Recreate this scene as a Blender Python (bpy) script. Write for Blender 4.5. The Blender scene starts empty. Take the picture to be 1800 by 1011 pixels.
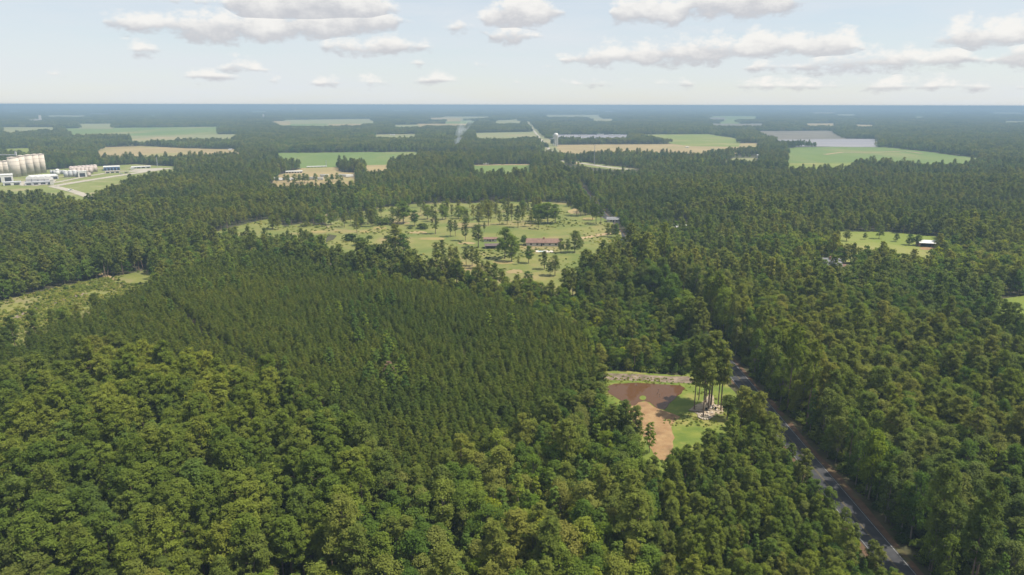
import bpy, bmesh, math, random
import numpy as np
from mathutils import Vector, Matrix

rnd = random.Random(7)
rng = np.random.default_rng(11)
scn = bpy.context.scene
COL = scn.collection

# ------------------------------------------------------------------ camera
CAM_H, FPX, PITCH, ROLL = 100.0, 1200.0, math.radians(14.98), 0.0019
sp_, cp_ = math.sin(PITCH), math.cos(PITCH)
cR = Vector((1, ROLL * sp_, ROLL * cp_)).normalized()
cD = Vector((0, cp_, -sp_))
cU = cR.cross(cD).normalized()
cam = bpy.data.cameras.new('camera')
cam.sensor_width = 36; cam.lens = 36 * FPX / 1800.0
cam.clip_start = 1; cam.clip_end = 200000
camo = bpy.data.objects.new('camera', cam); COL.objects.link(camo)
camo.matrix_world = Matrix(((cR.x, cU.x, -cD.x, 0), (cR.y, cU.y, -cD.y, 0), (cR.z, cU.z, -cD.z, CAM_H), (0, 0, 0, 1)))
scn.camera = camo

def ray(px, py):
    return (cR * ((px - 900) / FPX) + cU * ((505.5 - py) / FPX) + cD)

def P(px, py, z=0.0):
    """the place on the level z that a survey point of the photograph stands for"""
    d = ray(px, py); t = (z - CAM_H) / d.z
    return (t * d.x, t * d.y)

def in_frame(x, y, z, m=0.0):
    v = Vector((x, y, z - CAM_H)); dep = v.dot(cD)
    if dep < 5: return False
    u = v.dot(cR) / dep * FPX; w = v.dot(cU) / dep * FPX
    return abs(u) < 900 + m and abs(w) < 505 + m

# ------------------------------------------------------------------ sun, sky, exposure
SUN_EL, SUN_AZ = math.radians(60), math.radians(98)          # azimuth from +Y towards +X
sdir = Vector((math.cos(SUN_EL) * math.sin(SUN_AZ), math.cos(SUN_EL) * math.cos(SUN_AZ), math.sin(SUN_EL)))
sun = bpy.data.lights.new('sun', 'SUN'); sun.energy = 4.4; sun.angle = math.radians(0.6); sun.color = (1.0, 0.93, 0.8)
suno = bpy.data.objects.new('sun', sun); COL.objects.link(suno)
suno.rotation_euler = (-sdir).to_track_quat('-Z', 'Y').to_euler(); suno.location = (0, 0, 400)
scn.view_settings.view_transform = 'Standard'; scn.view_settings.look = 'None'
scn.view_settings.gamma = 1.0; scn.view_settings.exposure = 0.72; scn.view_settings.use_curve_mapping = False
scn.render.engine = 'CYCLES'
cy = scn.cycles
cy.max_bounces = 5; cy.diffuse_bounces = 2; cy.glossy_bounces = 2; cy.transmission_bounces = 3
cy.volume_bounces = 1; cy.transparent_max_bounces = 4
cy.use_denoising = True; cy.sample_clamp_indirect = 4
cy.caustics_reflective = False; cy.caustics_refractive = False

world = bpy.data.worlds.new('World'); scn.world = world; world.use_nodes = True
wt = world.node_tree; wt.nodes.clear()
def wn(t, **k):
    n = wt.nodes.new(t)
    for a, b in k.items(): setattr(n, a, b)
    return n
def math_node(tree, op, a, b=None, c=None, clamp=False):
    n = tree.nodes.new('ShaderNodeMath'); n.operation = op; n.use_clamp = clamp
    for i, v in enumerate((a, b, c)):
        if v is None: continue
        if isinstance(v, (int, float)): n.inputs[i].default_value = v
        else: tree.links.new(v, n.inputs[i])
    return n.outputs[0]
def wm(op, a, b=None, c=None, clamp=False): return math_node(wt, op, a, b, c, clamp)
sky = wn('ShaderNodeTexSky', sky_type='NISHITA', sun_disc=False, sun_elevation=SUN_EL, sun_rotation=SUN_AZ,
         altitude=0, air_density=1.0, dust_density=0.4, ozone_density=1.5)
tc = wn('ShaderNodeTexCoord')
sx = wn('ShaderNodeSeparateXYZ'); wt.links.new(tc.outputs['Generated'], sx.inputs[0])
X, Y, Z = sx.outputs
az = wm('ARCTAN2', X, Y)
el = wm('ARCSINE', Z)
# cumulus: rows of clouds, each row a ramp over azimuth that holds height of the middle and half thickness
def azel(px, py):
    d = ray(px, py).normalized(); return math.atan2(d.x, d.y), math.asin(d.z)
EMAX, HMAX, HB, AZM = 0.22, 0.06, 0.016, 0.70
rows = [
 [(385, 5, -6), (420, 8, 34), (560, 8, 48), (650, 15, 34), (712, 20, -4), (720, 20, -16), (835, 32, -16), (850, 34, 10), (900, 26, 30), (950, 24, 30), (992, 22, -4), (1000, 20, -16),
  (1064, 24, -14), (1080, 22, 16), (1130, 20, 25), (1190, 26, 18), (1218, 10, 20), (1300, 6, 32), (1370, 4, 22), (1420, 4, -10), (1440, 5, -18), (1800, 5, -18)],
 [(160, 40, -18), (190, 38, 6), (300, 46, 14), (400, 52, 24), (500, 50, 24), (600, 42, 26), (690, 38, 16), (712, 36, -10), (760, 50, -18), (785, 50, -2), (812, 48, 10), (835, 48, -6),
  (862, 64, 4), (905, 64, 15), (945, 64, -2), (960, 64, -18), (1620, 72, -18), (1640, 74, 4), (1700, 66, 18), (1750, 68, 14), (1800, 62, 18)],
 [(550, 80, -18), (570, 82, 4), (600, 84, 12), (640, 90, 12), (680, 78, 13), (715, 82, 6), (760, 84, 2), (770, 84, -18), (970, 106, -18), (990, 106, 4), (1050, 103, 14), (1100, 100, 13),
  (1160, 98, 18), (1230, 92, 20), (1300, 90, 16), (1330, 80, 24), (1400, 86, 16), (1440, 82, 20), (1490, 82, 18), (1518, 86, -2), (1530, 86, -18), (1800, 86, -18)],
 [(220, 88, -18), (240, 88, 4), (258, 88, 8), (280, 88, -4), (290, 90, -18), (370, 120, -18), (390, 122, 2), (412, 118, 9), (450, 123, 3), (475, 123, -18), (705, 112, -18), (735, 112, 5), (760, 112, -14),
  (1290, 122, -18), (1330, 118, 8), (1380, 118, -2), (1410, 118, 4), (1440, 114, 11), (1540, 110, 12), (1590, 106, 14), (1620, 110, 8), (1680, 100, 12), (1710, 102, -4), (1735, 108, 0), (1780, 102, 16), (1800, 100, 18)],
 [(310, 134, -18), (340, 134, 3), (375, 133, 1), (530, 146, -16), (575, 146, 3), (610, 146, -12), (650, 146, 3), (680, 146, -12), (740, 142, -4), (768, 140, 6), (800, 142, -14), (1020, 148, -12), (1040, 148, 4),
  (1070, 148, -14), (1190, 148, -6), (1205, 148, 5), (1225, 148, -12), (1330, 152, -2), (1350, 152, 4), (1375, 152, -5), (1404, 152, 5), (1430, 152, -8), (1550, 153, -4), (1576, 153, 5), (1610, 153, -3), (1650, 152, 5), (1680, 152, -6), (1720, 154, 5), (1750, 154, -10)],
]
azn = wm('ADD', wm('MULTIPLY', az, 0.5 / AZM), 0.5, clamp=True)
nv = wn('ShaderNodeCombineXYZ')
wt.links.new(wm('MULTIPLY', az, 26.0), nv.inputs[0]); wt.links.new(wm('MULTIPLY', el, 46.0), nv.inputs[1])
noi = wn('ShaderNodeTexNoise'); noi.inputs['Scale'].default_value = 1.0; noi.inputs['Detail'].default_value = 7; noi.inputs['Roughness'].default_value = 0.64
wt.links.new(nv.outputs[0], noi.inputs['Vector'])
N = wm('SUBTRACT', noi.outputs['Fac'], 0.5)
best = None; lit = None
for row in rows:
    cr = wn('ShaderNodeValToRGB'); el_ = cr.color_ramp.elements
    for k, (px, py, h) in enumerate(row):
        a, e = azel(px, py); pos = a * 0.5 / AZM + 0.5
        s = el_[k] if k < 2 else el_.new(min(0.999, pos))
        s.position = min(1, max(0, pos)); s.color = (e / EMAX, (h / FPX + HB) / HMAX, 0, 1)
    wt.links.new(azn, cr.inputs[0])
    sc_ = wn('ShaderNodeSeparateColor'); wt.links.new(cr.outputs[0], sc_.inputs[0])
    c0 = wm('MULTIPLY', sc_.outputs[0], EMAX)
    h0 = wm('MULTIPLY_ADD', sc_.outputs[1], HMAX, -HB)
    dv = wm('SUBTRACT', el, c0)
    # flat base, domed top
    dd = wm('MAXIMUM', dv, wm('MULTIPLY', dv, -1.5))
    den = wm('SUBTRACT', h0, dd)
    rel = wm('DIVIDE', dv, wm('MAXIMUM', h0, 0.003))
    if best is None: best, lit = den, rel
    else:
        gt = wm('GREATER_THAN', den, best)
        lit = wm('ADD', wm('MULTIPLY', gt, rel), wm('MULTIPLY', wm('SUBTRACT', 1.0, gt), lit))
        best = wm('MAXIMUM', den, best)
dens_in = wm('ADD', wm('MULTIPLY', wm('ADD', best, .0045), 80.0), wm('MULTIPLY', N, 6.4))
# the same kind of sky goes on all round: loose cumulus on a level layer
zl = wm('MAXIMUM', Z, 0.06)
gv = wn('ShaderNodeCombineXYZ'); wt.links.new(wm('DIVIDE', X, zl), gv.inputs[0]); wt.links.new(wm('DIVIDE', Y, zl), gv.inputs[1])
gn = wn('ShaderNodeTexNoise'); gn.inputs['Scale'].default_value = 0.9; gn.inputs['Detail'].default_value = 6; gn.inputs['Roughness'].default_value = 0.55
wt.links.new(gv.outputs[0], gn.inputs['Vector'])
dens_out = wm('MULTIPLY', wm('SUBTRACT', gn.outputs['Fac'], 0.56), 9.0)
outm = wm('MAXIMUM', wm('MULTIPLY_ADD', wm('ABSOLUTE', az), 14.0, -9.1, clamp=True), wm('MULTIPLY_ADD', el, 16.0, -2.9, clamp=True))
mixd = wn('ShaderNodeMix', data_type='FLOAT'); wt.links.new(outm, mixd.inputs[0]); wt.links.new(dens_in, mixd.inputs[2]); wt.links.new(dens_out, mixd.inputs[3])
dens = mixd.outputs[0]
al = wn('ShaderNodeMapRange', interpolation_type='SMOOTHSTEP'); al.inputs['From Min'].default_value = -0.55; al.inputs['From Max'].default_value = 1.0
wt.links.new(dens, al.inputs['Value'])
alpha = wm('MULTIPLY', al.outputs[0], 0.86)
lum = wn('ShaderNodeMapRange', interpolation_type='SMOOTHSTEP'); lum.inputs['From Min'].default_value = -0.75; lum.inputs['From Max'].default_value = 0.8
wt.links.new(wm('ADD', lit, wm('MULTIPLY', N, 2.6)), lum.inputs['Value'])
cc = wn('ShaderNodeMix', data_type='RGBA'); wt.links.new(lum.outputs[0], cc.inputs[0])
cc.inputs[6].default_value = (0.345, 0.348, 0.37, 1); cc.inputs[7].default_value = (0.58, 0.565, 0.54, 1)  # shaded grey bases and sunlit tops are painted into the cloud colour
bg = wn('ShaderNodeBackground'); bg.inputs['Strength'].default_value = 0.082
# a thin milky veil lies over the whole sky
veil = wn('ShaderNodeMix', data_type='RGBA'); veil.inputs[0].default_value = 0.66; veil.inputs[7].default_value = (5.6, 5.95, 6.3, 1); wt.links.new(sky.outputs[0], veil.inputs[6]); wt.links.new(veil.outputs[2], bg.inputs[0])
cv = wn('ShaderNodeCombineXYZ'); wt.links.new(wm('MULTIPLY', az, 2.6), cv.inputs[0]); wt.links.new(wm('MULTIPLY', el, 16.0), cv.inputs[1])
cn = wn('ShaderNodeTexNoise'); cn.inputs['Scale'].default_value = 1.0; cn.inputs['Detail'].default_value = 5; cn.inputs['Roughness'].default_value = 0.6; wt.links.new(cv.outputs[0], cn.inputs['Vector'])
wt.links.new(wm('MULTIPLY_ADD', cn.outputs['Fac'], 1.15, 0.18, clamp=True), veil.inputs[0])
bc = wn('ShaderNodeBackground'); bc.inputs['Strength'].default_value = 1.0; wt.links.new(cc.outputs[2], bc.inputs[0])
ms = wn('ShaderNodeMixShader'); wt.links.new(alpha, ms.inputs[0]); wt.links.new(bg.outputs[0], ms.inputs[1]); wt.links.new(bc.outputs[0], ms.inputs[2])
wo = wn('ShaderNodeOutputWorld'); wt.links.new(ms.outputs[0], wo.inputs[0])
world.cycles.sampling_method = 'MANUAL'; world.cycles.sample_map_resolution = 512

# ------------------------------------------------------------------ materials
def new_mat(name):
    m = bpy.data.materials.new(name); m.use_nodes = True; m.node_tree.nodes.clear(); return m, m.node_tree

def leaf_mat(name, cols, trans=0.3, hue_noise=0.5):
    trans = min(.45, trans + .14)
    """cols: list of (pos, rgb) picked per tree, broken up by noise inside the crown"""
    m, t = new_mat(name)
    oi = t.nodes.new('ShaderNodeObjectInfo'); cr = t.nodes.new('ShaderNodeValToRGB')
    cr.color_ramp.interpolation = 'LINEAR'
    for k, (p, c) in enumerate(cols):
        e = cr.color_ramp.elements[k] if k < 2 else cr.color_ramp.elements.new(p)
        e.position = p; e.color = (*c, 1)
    t.links.new(oi.outputs['Random'], cr.inputs[0])
    ge = t.nodes.new('ShaderNodeTexCoord'); no = t.nodes.new('ShaderNodeTexNoise')
    no.inputs['Scale'].default_value = 0.55; no.inputs['Detail'].default_value = 3
    t.links.new(ge.outputs['Object'], no.inputs['Vector'])
    mr = t.nodes.new('ShaderNodeMapRange'); mr.inputs['From Min'].default_value = 0.3; mr.inputs['From Max'].default_value = 0.7
    mr.inputs['To Min'].default_value = 1 - hue_noise * 0.5; mr.inputs['To Max'].default_value = 1 + hue_noise * 0.6
    t.links.new(no.outputs['Fac'], mr.inputs['Value'])
    st = t.nodes.new('ShaderNodeTexNoise'); st.inputs['Scale'].default_value = 0.011; st.inputs['Detail'].default_value = 3   # stands of different age
    t.links.new(oi.outputs['Location'], st.inputs['Vector'])
    sr = t.nodes.new('ShaderNodeValToRGB'); sr.color_ramp.elements[0].position = .36; sr.color_ramp.elements[1].position = .64
    sr.color_ramp.elements[0].color = (.74, .82, .92, 1); sr.color_ramp.elements[1].color = (1.22, 1.14, .98, 1); t.links.new(st.outputs['Fac'], sr.inputs[0])
    sm_ = t.nodes.new('ShaderNodeVectorMath'); sm_.operation = 'MULTIPLY'; t.links.new(cr.outputs[0], sm_.inputs[0]); t.links.new(sr.outputs[0], sm_.inputs[1])
    mx = t.nodes.new('ShaderNodeVectorMath'); mx.operation = 'SCALE'
    t.links.new(sm_.outputs[0], mx.inputs[0]); t.links.new(mr.outputs[0], mx.inputs['Scale'])
    d = t.nodes.new('ShaderNodeBsdfDiffuse'); tr = t.nodes.new('ShaderNodeBsdfTranslucent')
    t.links.new(mx.outputs[0], d.inputs[0])
    tv = t.nodes.new('ShaderNodeVectorMath'); tv.operation = 'MULTIPLY'; tv.inputs[1].default_value = (1.25, 1.3, 0.55)
    t.links.new(mx.outputs[0], tv.inputs[0]); t.links.new(tv.outputs[0], tr.inputs[0])
    s = t.nodes.new('ShaderNodeMixShader'); s.inputs[0].default_value = trans
    t.links.new(d.outputs[0], s.inputs[1]); t.links.new(tr.outputs[0], s.inputs[2])
    o = t.nodes.new('ShaderNodeOutputMaterial'); t.links.new(s.outputs[0], o.inputs[0])
    return m

def surf_mat(name, c1, c2, scale=0.05, c3=None, scale3=0.01, rough=0.9, detail=6, spec=0.2, lo=0.35, hi=0.65, bump=0.0, coord='Object', stretch=None):
    m, t = new_mat(name)
    tcn = t.nodes.new('ShaderNodeTexCoord'); vec = tcn.outputs[coord]
    if stretch:
        mp = t.nodes.new('ShaderNodeMapping'); mp.inputs['Scale'].default_value = stretch
        t.links.new(vec, mp.inputs[0]); vec = mp.outputs[0]
    def noise(s, d):
        n = t.nodes.new('ShaderNodeTexNoise'); n.inputs['Scale'].default_value = s; n.inputs['Detail'].default_value = d
        n.inputs['Roughness'].default_value = 0.62
        t.links.new(vec, n.inputs['Vector']); return n.outputs['Fac']
    def mixc(f, a, b, l, h):
        r = t.nodes.new('ShaderNodeMapRange'); r.inputs['From Min'].default_value = l; r.inputs['From Max'].default_value = h
        t.links.new(f, r.inputs['Value'])
        x = t.nodes.new('ShaderNodeMix'); x.data_type = 'RGBA'; t.links.new(r.outputs[0], x.inputs[0])
        for i, v in ((6, a), (7, b)):
            if isinstance(v, tuple): x.inputs[i].default_value = (*v, 1)
            else: t.links.new(v, x.inputs[i])
        return x.outputs[2]
    f1 = noise(scale, detail)
    col = mixc(f1, c1, c2, lo, hi)
    if c3: col = mixc(noise(scale3, 5), col, c3, 0.52, 0.68)
    b = t.nodes.new('ShaderNodeBsdfPrincipled'); b.inputs['Roughness'].default_value = rough
    b.inputs['Specular IOR Level'].default_value = spec
    t.links.new(col, b.inputs['Base Color'])
    if bump:
        bp = t.nodes.new('ShaderNodeBump'); bp.inputs['Strength'].default_value = bump; bp.inputs['Distance'].default_value = 0.3
        t.links.new(f1, bp.inputs['Height']); t.links.new(bp.outputs[0], b.inputs['Normal'])
    o = t.nodes.new('ShaderNodeOutputMaterial'); t.links.new(b.outputs[0], o.inputs[0])
    return m

M = {}
M['pine'] = leaf_mat('pine_needles', [(0, (0.106, 0.148, 0.025)), (0.45, (0.155, 0.189, 0.030)), (0.8, (0.187, 0.208, 0.037)), (1, (0.111, 0.161, 0.035))], 0.25)
M['pine_dark'] = leaf_mat('pine_needles_dark', [(0, (0.098, 0.131, 0.029)), (0.5, (0.141, 0.168, 0.035)), (1, (0.177, 0.183, 0.040))], 0.22)
M['plant'] = leaf_mat('plantation_needles', [(0, (0.080, 0.113, 0.023)), (0.5, (0.107, 0.138, 0.025)), (1, (0.130, 0.150, 0.030))], 0.22, 0.3)
M['broad'] = leaf_mat('broad_leaves', [(0, (0.080, 0.134, 0.026)), (0.4, (0.125, 0.179, 0.033)), (0.75, (0.171, 0.215, 0.037)), (1, (0.187, 0.193, 0.053))], 0.3)
M['grey'] = leaf_mat('grey_green_leaves', [(0, (0.111, 0.145, 0.036)), (0.5, (0.151, 0.179, 0.043)), (1, (0.177, 0.190, 0.049))], 0.25)
M['bright'] = leaf_mat('bright_leaves', [(0, (0.104, 0.169, 0.026)), (0.5, (0.169, 0.221, 0.026)), (1, (0.240, 0.260, 0.023))], 0.35)
M['young'] = leaf_mat('young_leaves', [(0, (0.084, 0.141, 0.034)), (0.6, (0.126, 0.187, 0.040)), (1, (0.197, 0.241, 0.037))], 0.35)
M['under'] = leaf_mat('undergrowth_leaves', [(0, (0.050, 0.080, 0.020)), (0.6, (0.084, 0.114, 0.025)), (1, (0.140, 0.174, 0.029))], 0.3)
M['brush'] = leaf_mat('brush_leaves', [(0, (0.156, 0.195, 0.039)), (0.5, (0.221, 0.247, 0.052)), (1, (0.312, 0.286, 0.091))], 0.3)
M['bark'] = surf_mat('pine_bark', (0.13, 0.09, 0.065), (0.22, 0.17, 0.13), 1.5)
M['bark_grey'] = surf_mat('grey_bark', (0.12, 0.105, 0.085), (0.24, 0.215, 0.18), 1.5)
M['dead'] = leaf_mat('dead_needles', [(0, (0.182, 0.111, 0.078)), (1, (0.260, 0.169, 0.130))], 0.15)

# ------------------------------------------------------------------ helpers
def link_obj(name, me, parent=None):
    o = bpy.data.objects.new(name, me); COL.objects.link(o)
    if parent: o.parent = parent
    return o
def tag(o, label=None, cat=None, group=None, kind=None):
    if label: o['label'] = label
    if cat: o['category'] = cat
    if group: o['group'] = group
    if kind: o['kind'] = kind
    return o
def empty(name, loc=(0, 0, 0), rz=0.0):
    o = bpy.data.objects.new(name, None); COL.objects.link(o); o.location = loc; o.rotation_euler = (0, 0, rz); o.empty_display_size = 0.5
    return o
def mesh_np(name, verts, faces, mats, mat_idx=None, smooth=False):
    me = bpy.data.meshes.new(name)
    verts = np.asarray(verts, np.float32); faces = np.asarray(faces, np.int32)
    nf, k = faces.shape
    me.vertices.add(len(verts)); me.vertices.foreach_set('co', verts.ravel())
    me.loops.add(nf * k); me.loops.foreach_set('vertex_index', faces.ravel())
    me.polygons.add(nf); me.polygons.foreach_set('loop_start', np.arange(0, nf * k, k, dtype=np.int32))
    me.polygons.foreach_set('loop_total', np.full(nf, k, np.int32))
    for m in mats: me.materials.append(m)
    if mat_idx is not None: me.polygons.foreach_set('material_index', np.asarray(mat_idx, np.int32))
    if smooth: me.polygons.foreach_set('use_smooth', np.ones(nf, bool))
    me.update(calc_edges=True); me.validate()
    return me

class MB:
    """collects shapes for one mesh"""
    def __init__(s): s.bm = bmesh.new()
    def box(s, x0, x1, y0, y1, z0, z1):
        v = [s.bm.verts.new(p) for p in ((x0, y0, z0), (x1, y0, z0), (x1, y1, z0), (x0, y1, z0), (x0, y0, z1), (x1, y0, z1), (x1, y1, z1), (x0, y1, z1))]
        for f in ((0, 3, 2, 1), (4, 5, 6, 7), (0, 1, 5, 4), (1, 2, 6, 5), (2, 3, 7, 6), (3, 0, 4, 7)): s.bm.faces.new([v[i] for i in f])
        return s
    def poly(s, pts):
        s.bm.faces.new([s.bm.verts.new(p) for p in pts]); return s
    def prism(s, prof, y0, y1):
        a = [s.bm.verts.new((x, y0, z)) for x, z in prof]; b = [s.bm.verts.new((x, y1, z)) for x, z in prof]
        s.bm.faces.new(a); s.bm.faces.new(b[::-1]); n = len(prof)
        for i in range(n): s.bm.faces.new((a[i], b[i], b[(i + 1) % n], a[(i + 1) % n]))
        return s
    def lathe(s, prof, cx=0, cy=0, n=20):
        rings = []
        for r, z in prof:
            rings.append([s.bm.verts.new((cx + r * math.cos(2 * math.pi * i / n), cy + r * math.sin(2 * math.pi * i / n), z)) for i in range(n)])
        for a, b in zip(rings, rings[1:]):
            for i in range(n): s.bm.faces.new((a[i], a[(i + 1) % n], b[(i + 1) % n], b[i]))
        s.bm.faces.new(rings[0][::-1]); s.bm.faces.new(rings[-1]); return s
    def tube(s, p, q, r0, r1=None, n=6):
        r1 = r0 if r1 is None else r1
        p, q = Vector(p), Vector(q); d = (q - p).normalized(); u = d.orthogonal().normalized(); w = d.cross(u)
        A = [s.bm.verts.new(p + (u * math.cos(2 * math.pi * i / n) + w * math.sin(2 * math.pi * i / n)) * r0) for i in range(n)]
        B = [s.bm.verts.new(q + (u * math.cos(2 * math.pi * i / n) + w * math.sin(2 * math.pi * i / n)) * r1) for i in range(n)]
        for i in range(n): s.bm.faces.new((A[i], A[(i + 1) % n], B[(i + 1) % n], B[i]))
        s.bm.faces.new(A[::-1]); s.bm.faces.new(B); return s
    def build(s, name, mat, parent=None, smooth=False):
        bmesh.ops.recalc_face_normals(s.bm, faces=s.bm.faces)
        me = bpy.data.meshes.new(name); s.bm.to_mesh(me); s.bm.free(); me.materials.append(mat)
        if smooth:
            for p in me.polygons: p.use_smooth = abs(p.normal.z) < 0.9
        return link_obj(name, me, parent)

def pip(x, y, poly):
    """points inside a polygon, by numpy"""
    inside = np.zeros(len(x), bool); n = len(poly)
    for i in range(n):
        x0, y0 = poly[i]; x1, y1 = poly[(i + 1) % n]
        if y0 == y1: continue
        c = ((y0 > y) != (y1 > y)) & (x < (x1 - x0) * (y - y0) / (y1 - y0) + x0)
        inside ^= c
    return inside
def vnoise(x, y, s, seed=0):
    """smooth value noise 0..1"""
    xs, ys = x / s + seed * 17.3, y / s + seed * 9.1
    xi, yi = np.floor(xs).astype(np.int64), np.floor(ys).astype(np.int64); fx, fy = xs - xi, ys - yi
    fx = fx * fx * (3 - 2 * fx); fy = fy * fy * (3 - 2 * fy)
    def h(i, j):
        k = (i * 374761393 + j * 668265263 + seed * 974634777) & 0x7fffffff
        k = ((k ^ (k >> 13)) * 1274126177) & 0x7fffffff
        return ((k ^ (k >> 16)) & 0xffff) / 65535.0
    return (h(xi, yi) * (1 - fx) + h(xi + 1, yi) * fx) * (1 - fy) + (h(xi, yi + 1) * (1 - fx) + h(xi + 1, yi + 1) * fx) * fy

# ------------------------------------------------------------------ the ground and the sheets on it
M['floor'] = surf_mat('forest_floor', (0.035, 0.040, 0.016), (0.075, 0.065, 0.035), 0.15, (0.04, 0.055, 0.018), 0.004)
M['far_wood'] = surf_mat('far_woodland', (0.03, 0.045, 0.02), (0.065, 0.08, 0.03), 0.004, (0.085, 0.10, 0.035), 0.0009)
M['pasture'] = surf_mat('pasture_grass', (0.100, 0.130, 0.028), (0.175, 0.172, 0.050), 0.035, (0.235, 0.180, 0.085), 0.016, bump=0.3)
M['pasture_dry'] = surf_mat('dry_pasture', (0.199, 0.169, 0.061), (0.265, 0.206, 0.083), 0.06)
M['field_green'] = surf_mat('crop_green', (0.092, 0.142, 0.032), (0.126, 0.166, 0.041), 0.01, (0.182, 0.179, 0.064), 0.006, stretch=(1, 0.3, 1))
M['field_bright'] = surf_mat('crop_bright', (0.122, 0.161, 0.025), (0.171, 0.190, 0.040), 0.01, (0.232, 0.207, 0.081), 0.005)
M['field_tan'] = surf_mat('dry_field', (0.228, 0.177, 0.084), (0.295, 0.228, 0.111), 0.01, (0.201, 0.190, 0.067), 0.006)
M['field_pale'] = surf_mat('pale_field', (0.158, 0.172, 0.071), (0.207, 0.201, 0.091), 0.01, (0.256, 0.207, 0.111), 0.004)
M['field_brown'] = surf_mat('brown_field', (0.11, 0.10, 0.075), (0.16, 0.14, 0.11), 0.01)
M['solar'] = surf_mat('grey_rows', (0.180, 0.175, 0.200), (0.250, 0.235, 0.250), 0.02, stretch=(0.2, 1, 1))
M['clearcut'] = surf_mat('clearcut_ground', (0.115, 0.132, 0.030), (0.185, 0.182, 0.05), 0.05, (0.205, 0.165, 0.09), 0.03, bump=0.5)
M['lawn'] = surf_mat('pond_lawn', (0.085, 0.125, 0.020), (0.150, 0.175, 0.030), 0.18, (0.21, 0.19, 0.06), 0.09, bump=0.3)
M['yard'] = surf_mat('yard_grass', (0.132, 0.160, 0.039), (0.187, 0.193, 0.066), 0.04, (0.275, 0.231, 0.138), 0.02)
M['dirt'] = surf_mat('red_brown_dirt', (0.215, 0.125, 0.062), (0.285, 0.19, 0.095), 0.25, (0.16, 0.10, 0.055), 0.16, bump=0.4)
M['bank'] = surf_mat('bare_bank', (0.120, 0.088, 0.064), (0.240, 0.188, 0.144), 0.25, (0.080, 0.072, 0.040), 0.15, bump=0.6)
M['sand'] = surf_mat('pale_sand', (0.26, 0.20, 0.135), (0.38, 0.31, 0.22), 0.4, (0.17, 0.13, 0.09), 0.3)
M['asphalt'] = surf_mat('asphalt', (0.028, 0.029, 0.033), (0.046, 0.046, 0.051), 0.3, (0.055, 0.055, 0.058), 0.2, rough=0.8)
M['verge'] = surf_mat('leaf_litter_verge', (0.075, 0.045, 0.028), (0.12, 0.075, 0.045), 0.4, (0.06, 0.075, 0.022), 0.1)
M['paint_white'] = surf_mat('road_paint', (0.16, 0.16, 0.155), (0.26, 0.26, 0.25), 0.8)
M['paint_yellow'] = surf_mat('yellow_road_paint', (0.17, 0.13, 0.05), (0.11, 0.095, 0.05), 0.8)
M['track'] = surf_mat('dirt_track', (0.288, 0.204, 0.108), (0.348, 0.264, 0.156), 0.1)
M['concrete_road'] = surf_mat('pale_road', (0.299, 0.267, 0.215), (0.358, 0.325, 0.273), 0.05)

def sheet(name, pts, z, mat, label=None):
    me = bpy.data.meshes.new(name); bm = bmesh.new()
    f = bm.faces.new([bm.verts.new((x, y, z)) for x, y in pts])
    if f.normal.z < 0: f.normal_flip()
    bmesh.ops.triangulate(bm, faces=[f]); bmesh.ops.recalc_face_normals(bm, faces=bm.faces)
    if sum(ff.normal.z for ff in bm.faces) < 0: bmesh.ops.reverse_faces(bm, faces=bm.faces)
    bm.to_mesh(me); bm.free(); me.materials.append(mat)
    o = link_obj(name, me); o['kind'] = 'structure'
    if label: o['label'] = label
    return o
def wobble(pts, amp, step, seed=1):
    """an uneven outline"""
    out = []; r = random.Random(seed); n = len(pts)
    for i in range(n):
        a, b = Vector(pts[i]), Vector(pts[(i + 1) % n]); L = (b - a).length; k = max(1, min(40, int(L / step)))
        nrm = Vector((-(b - a).y, (b - a).x)).normalized() if L > 0 else Vector((0, 0))
        for j in range(k):
            p = a.lerp(b, j / k) + (nrm * r.uniform(-amp, amp) if j else Vector((0, 0)))
            out.append((p.x, p.y))
    return out
def region(F, Nn, zn=13.0):
    """outline from far-edge points on the ground and near-edge points seen over the tree tops in front"""
    return [P(x, y) for x, y in F] + [P(x, y, zn) for x, y in Nn]
def strip(pts, w):
    """outline of a band of width w along a line"""
    L, R_ = [], []
    for i, p in enumerate(pts):
        a = Vector(pts[max(0, i - 1)]); b = Vector(pts[min(len(pts) - 1, i + 1)]); d = (b - a).normalized(); n = Vector((-d.y, d.x)) * w / 2
        L.append((p[0] + n.x, p[1] + n.y)); R_.append((p[0] - n.x, p[1] - n.y))
    return L + R_[::-1]

G = 70000.0
gm = bpy.data.meshes.new('ground'); gm.from_pydata([(-G, -3000, 0), (G, -3000, 0), (G, 2600, 0), (-G, 2600, 0), (G, G, 0), (-G, G, 0)], [], [(0, 1, 2, 3), (3, 2, 4, 5)])
gm.materials.append(M['floor']); gm.materials.append(M['far_wood']); gm.polygons[1].material_index = 1
tag(link_obj('ground', gm), 'flat wooded land that reaches the horizon', kind='structure')

OPEN = []                 # outlines with no forest
EXACT = []                # those with straight cut edges
def field(name, pts, mat, z, amp=0, step=40, seed=1, label=None, is_open=True):
    if is_open: OPEN.append(pts)
    return sheet(name, wobble(pts, amp, step, seed) if amp else pts, z, M[mat], label)

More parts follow.
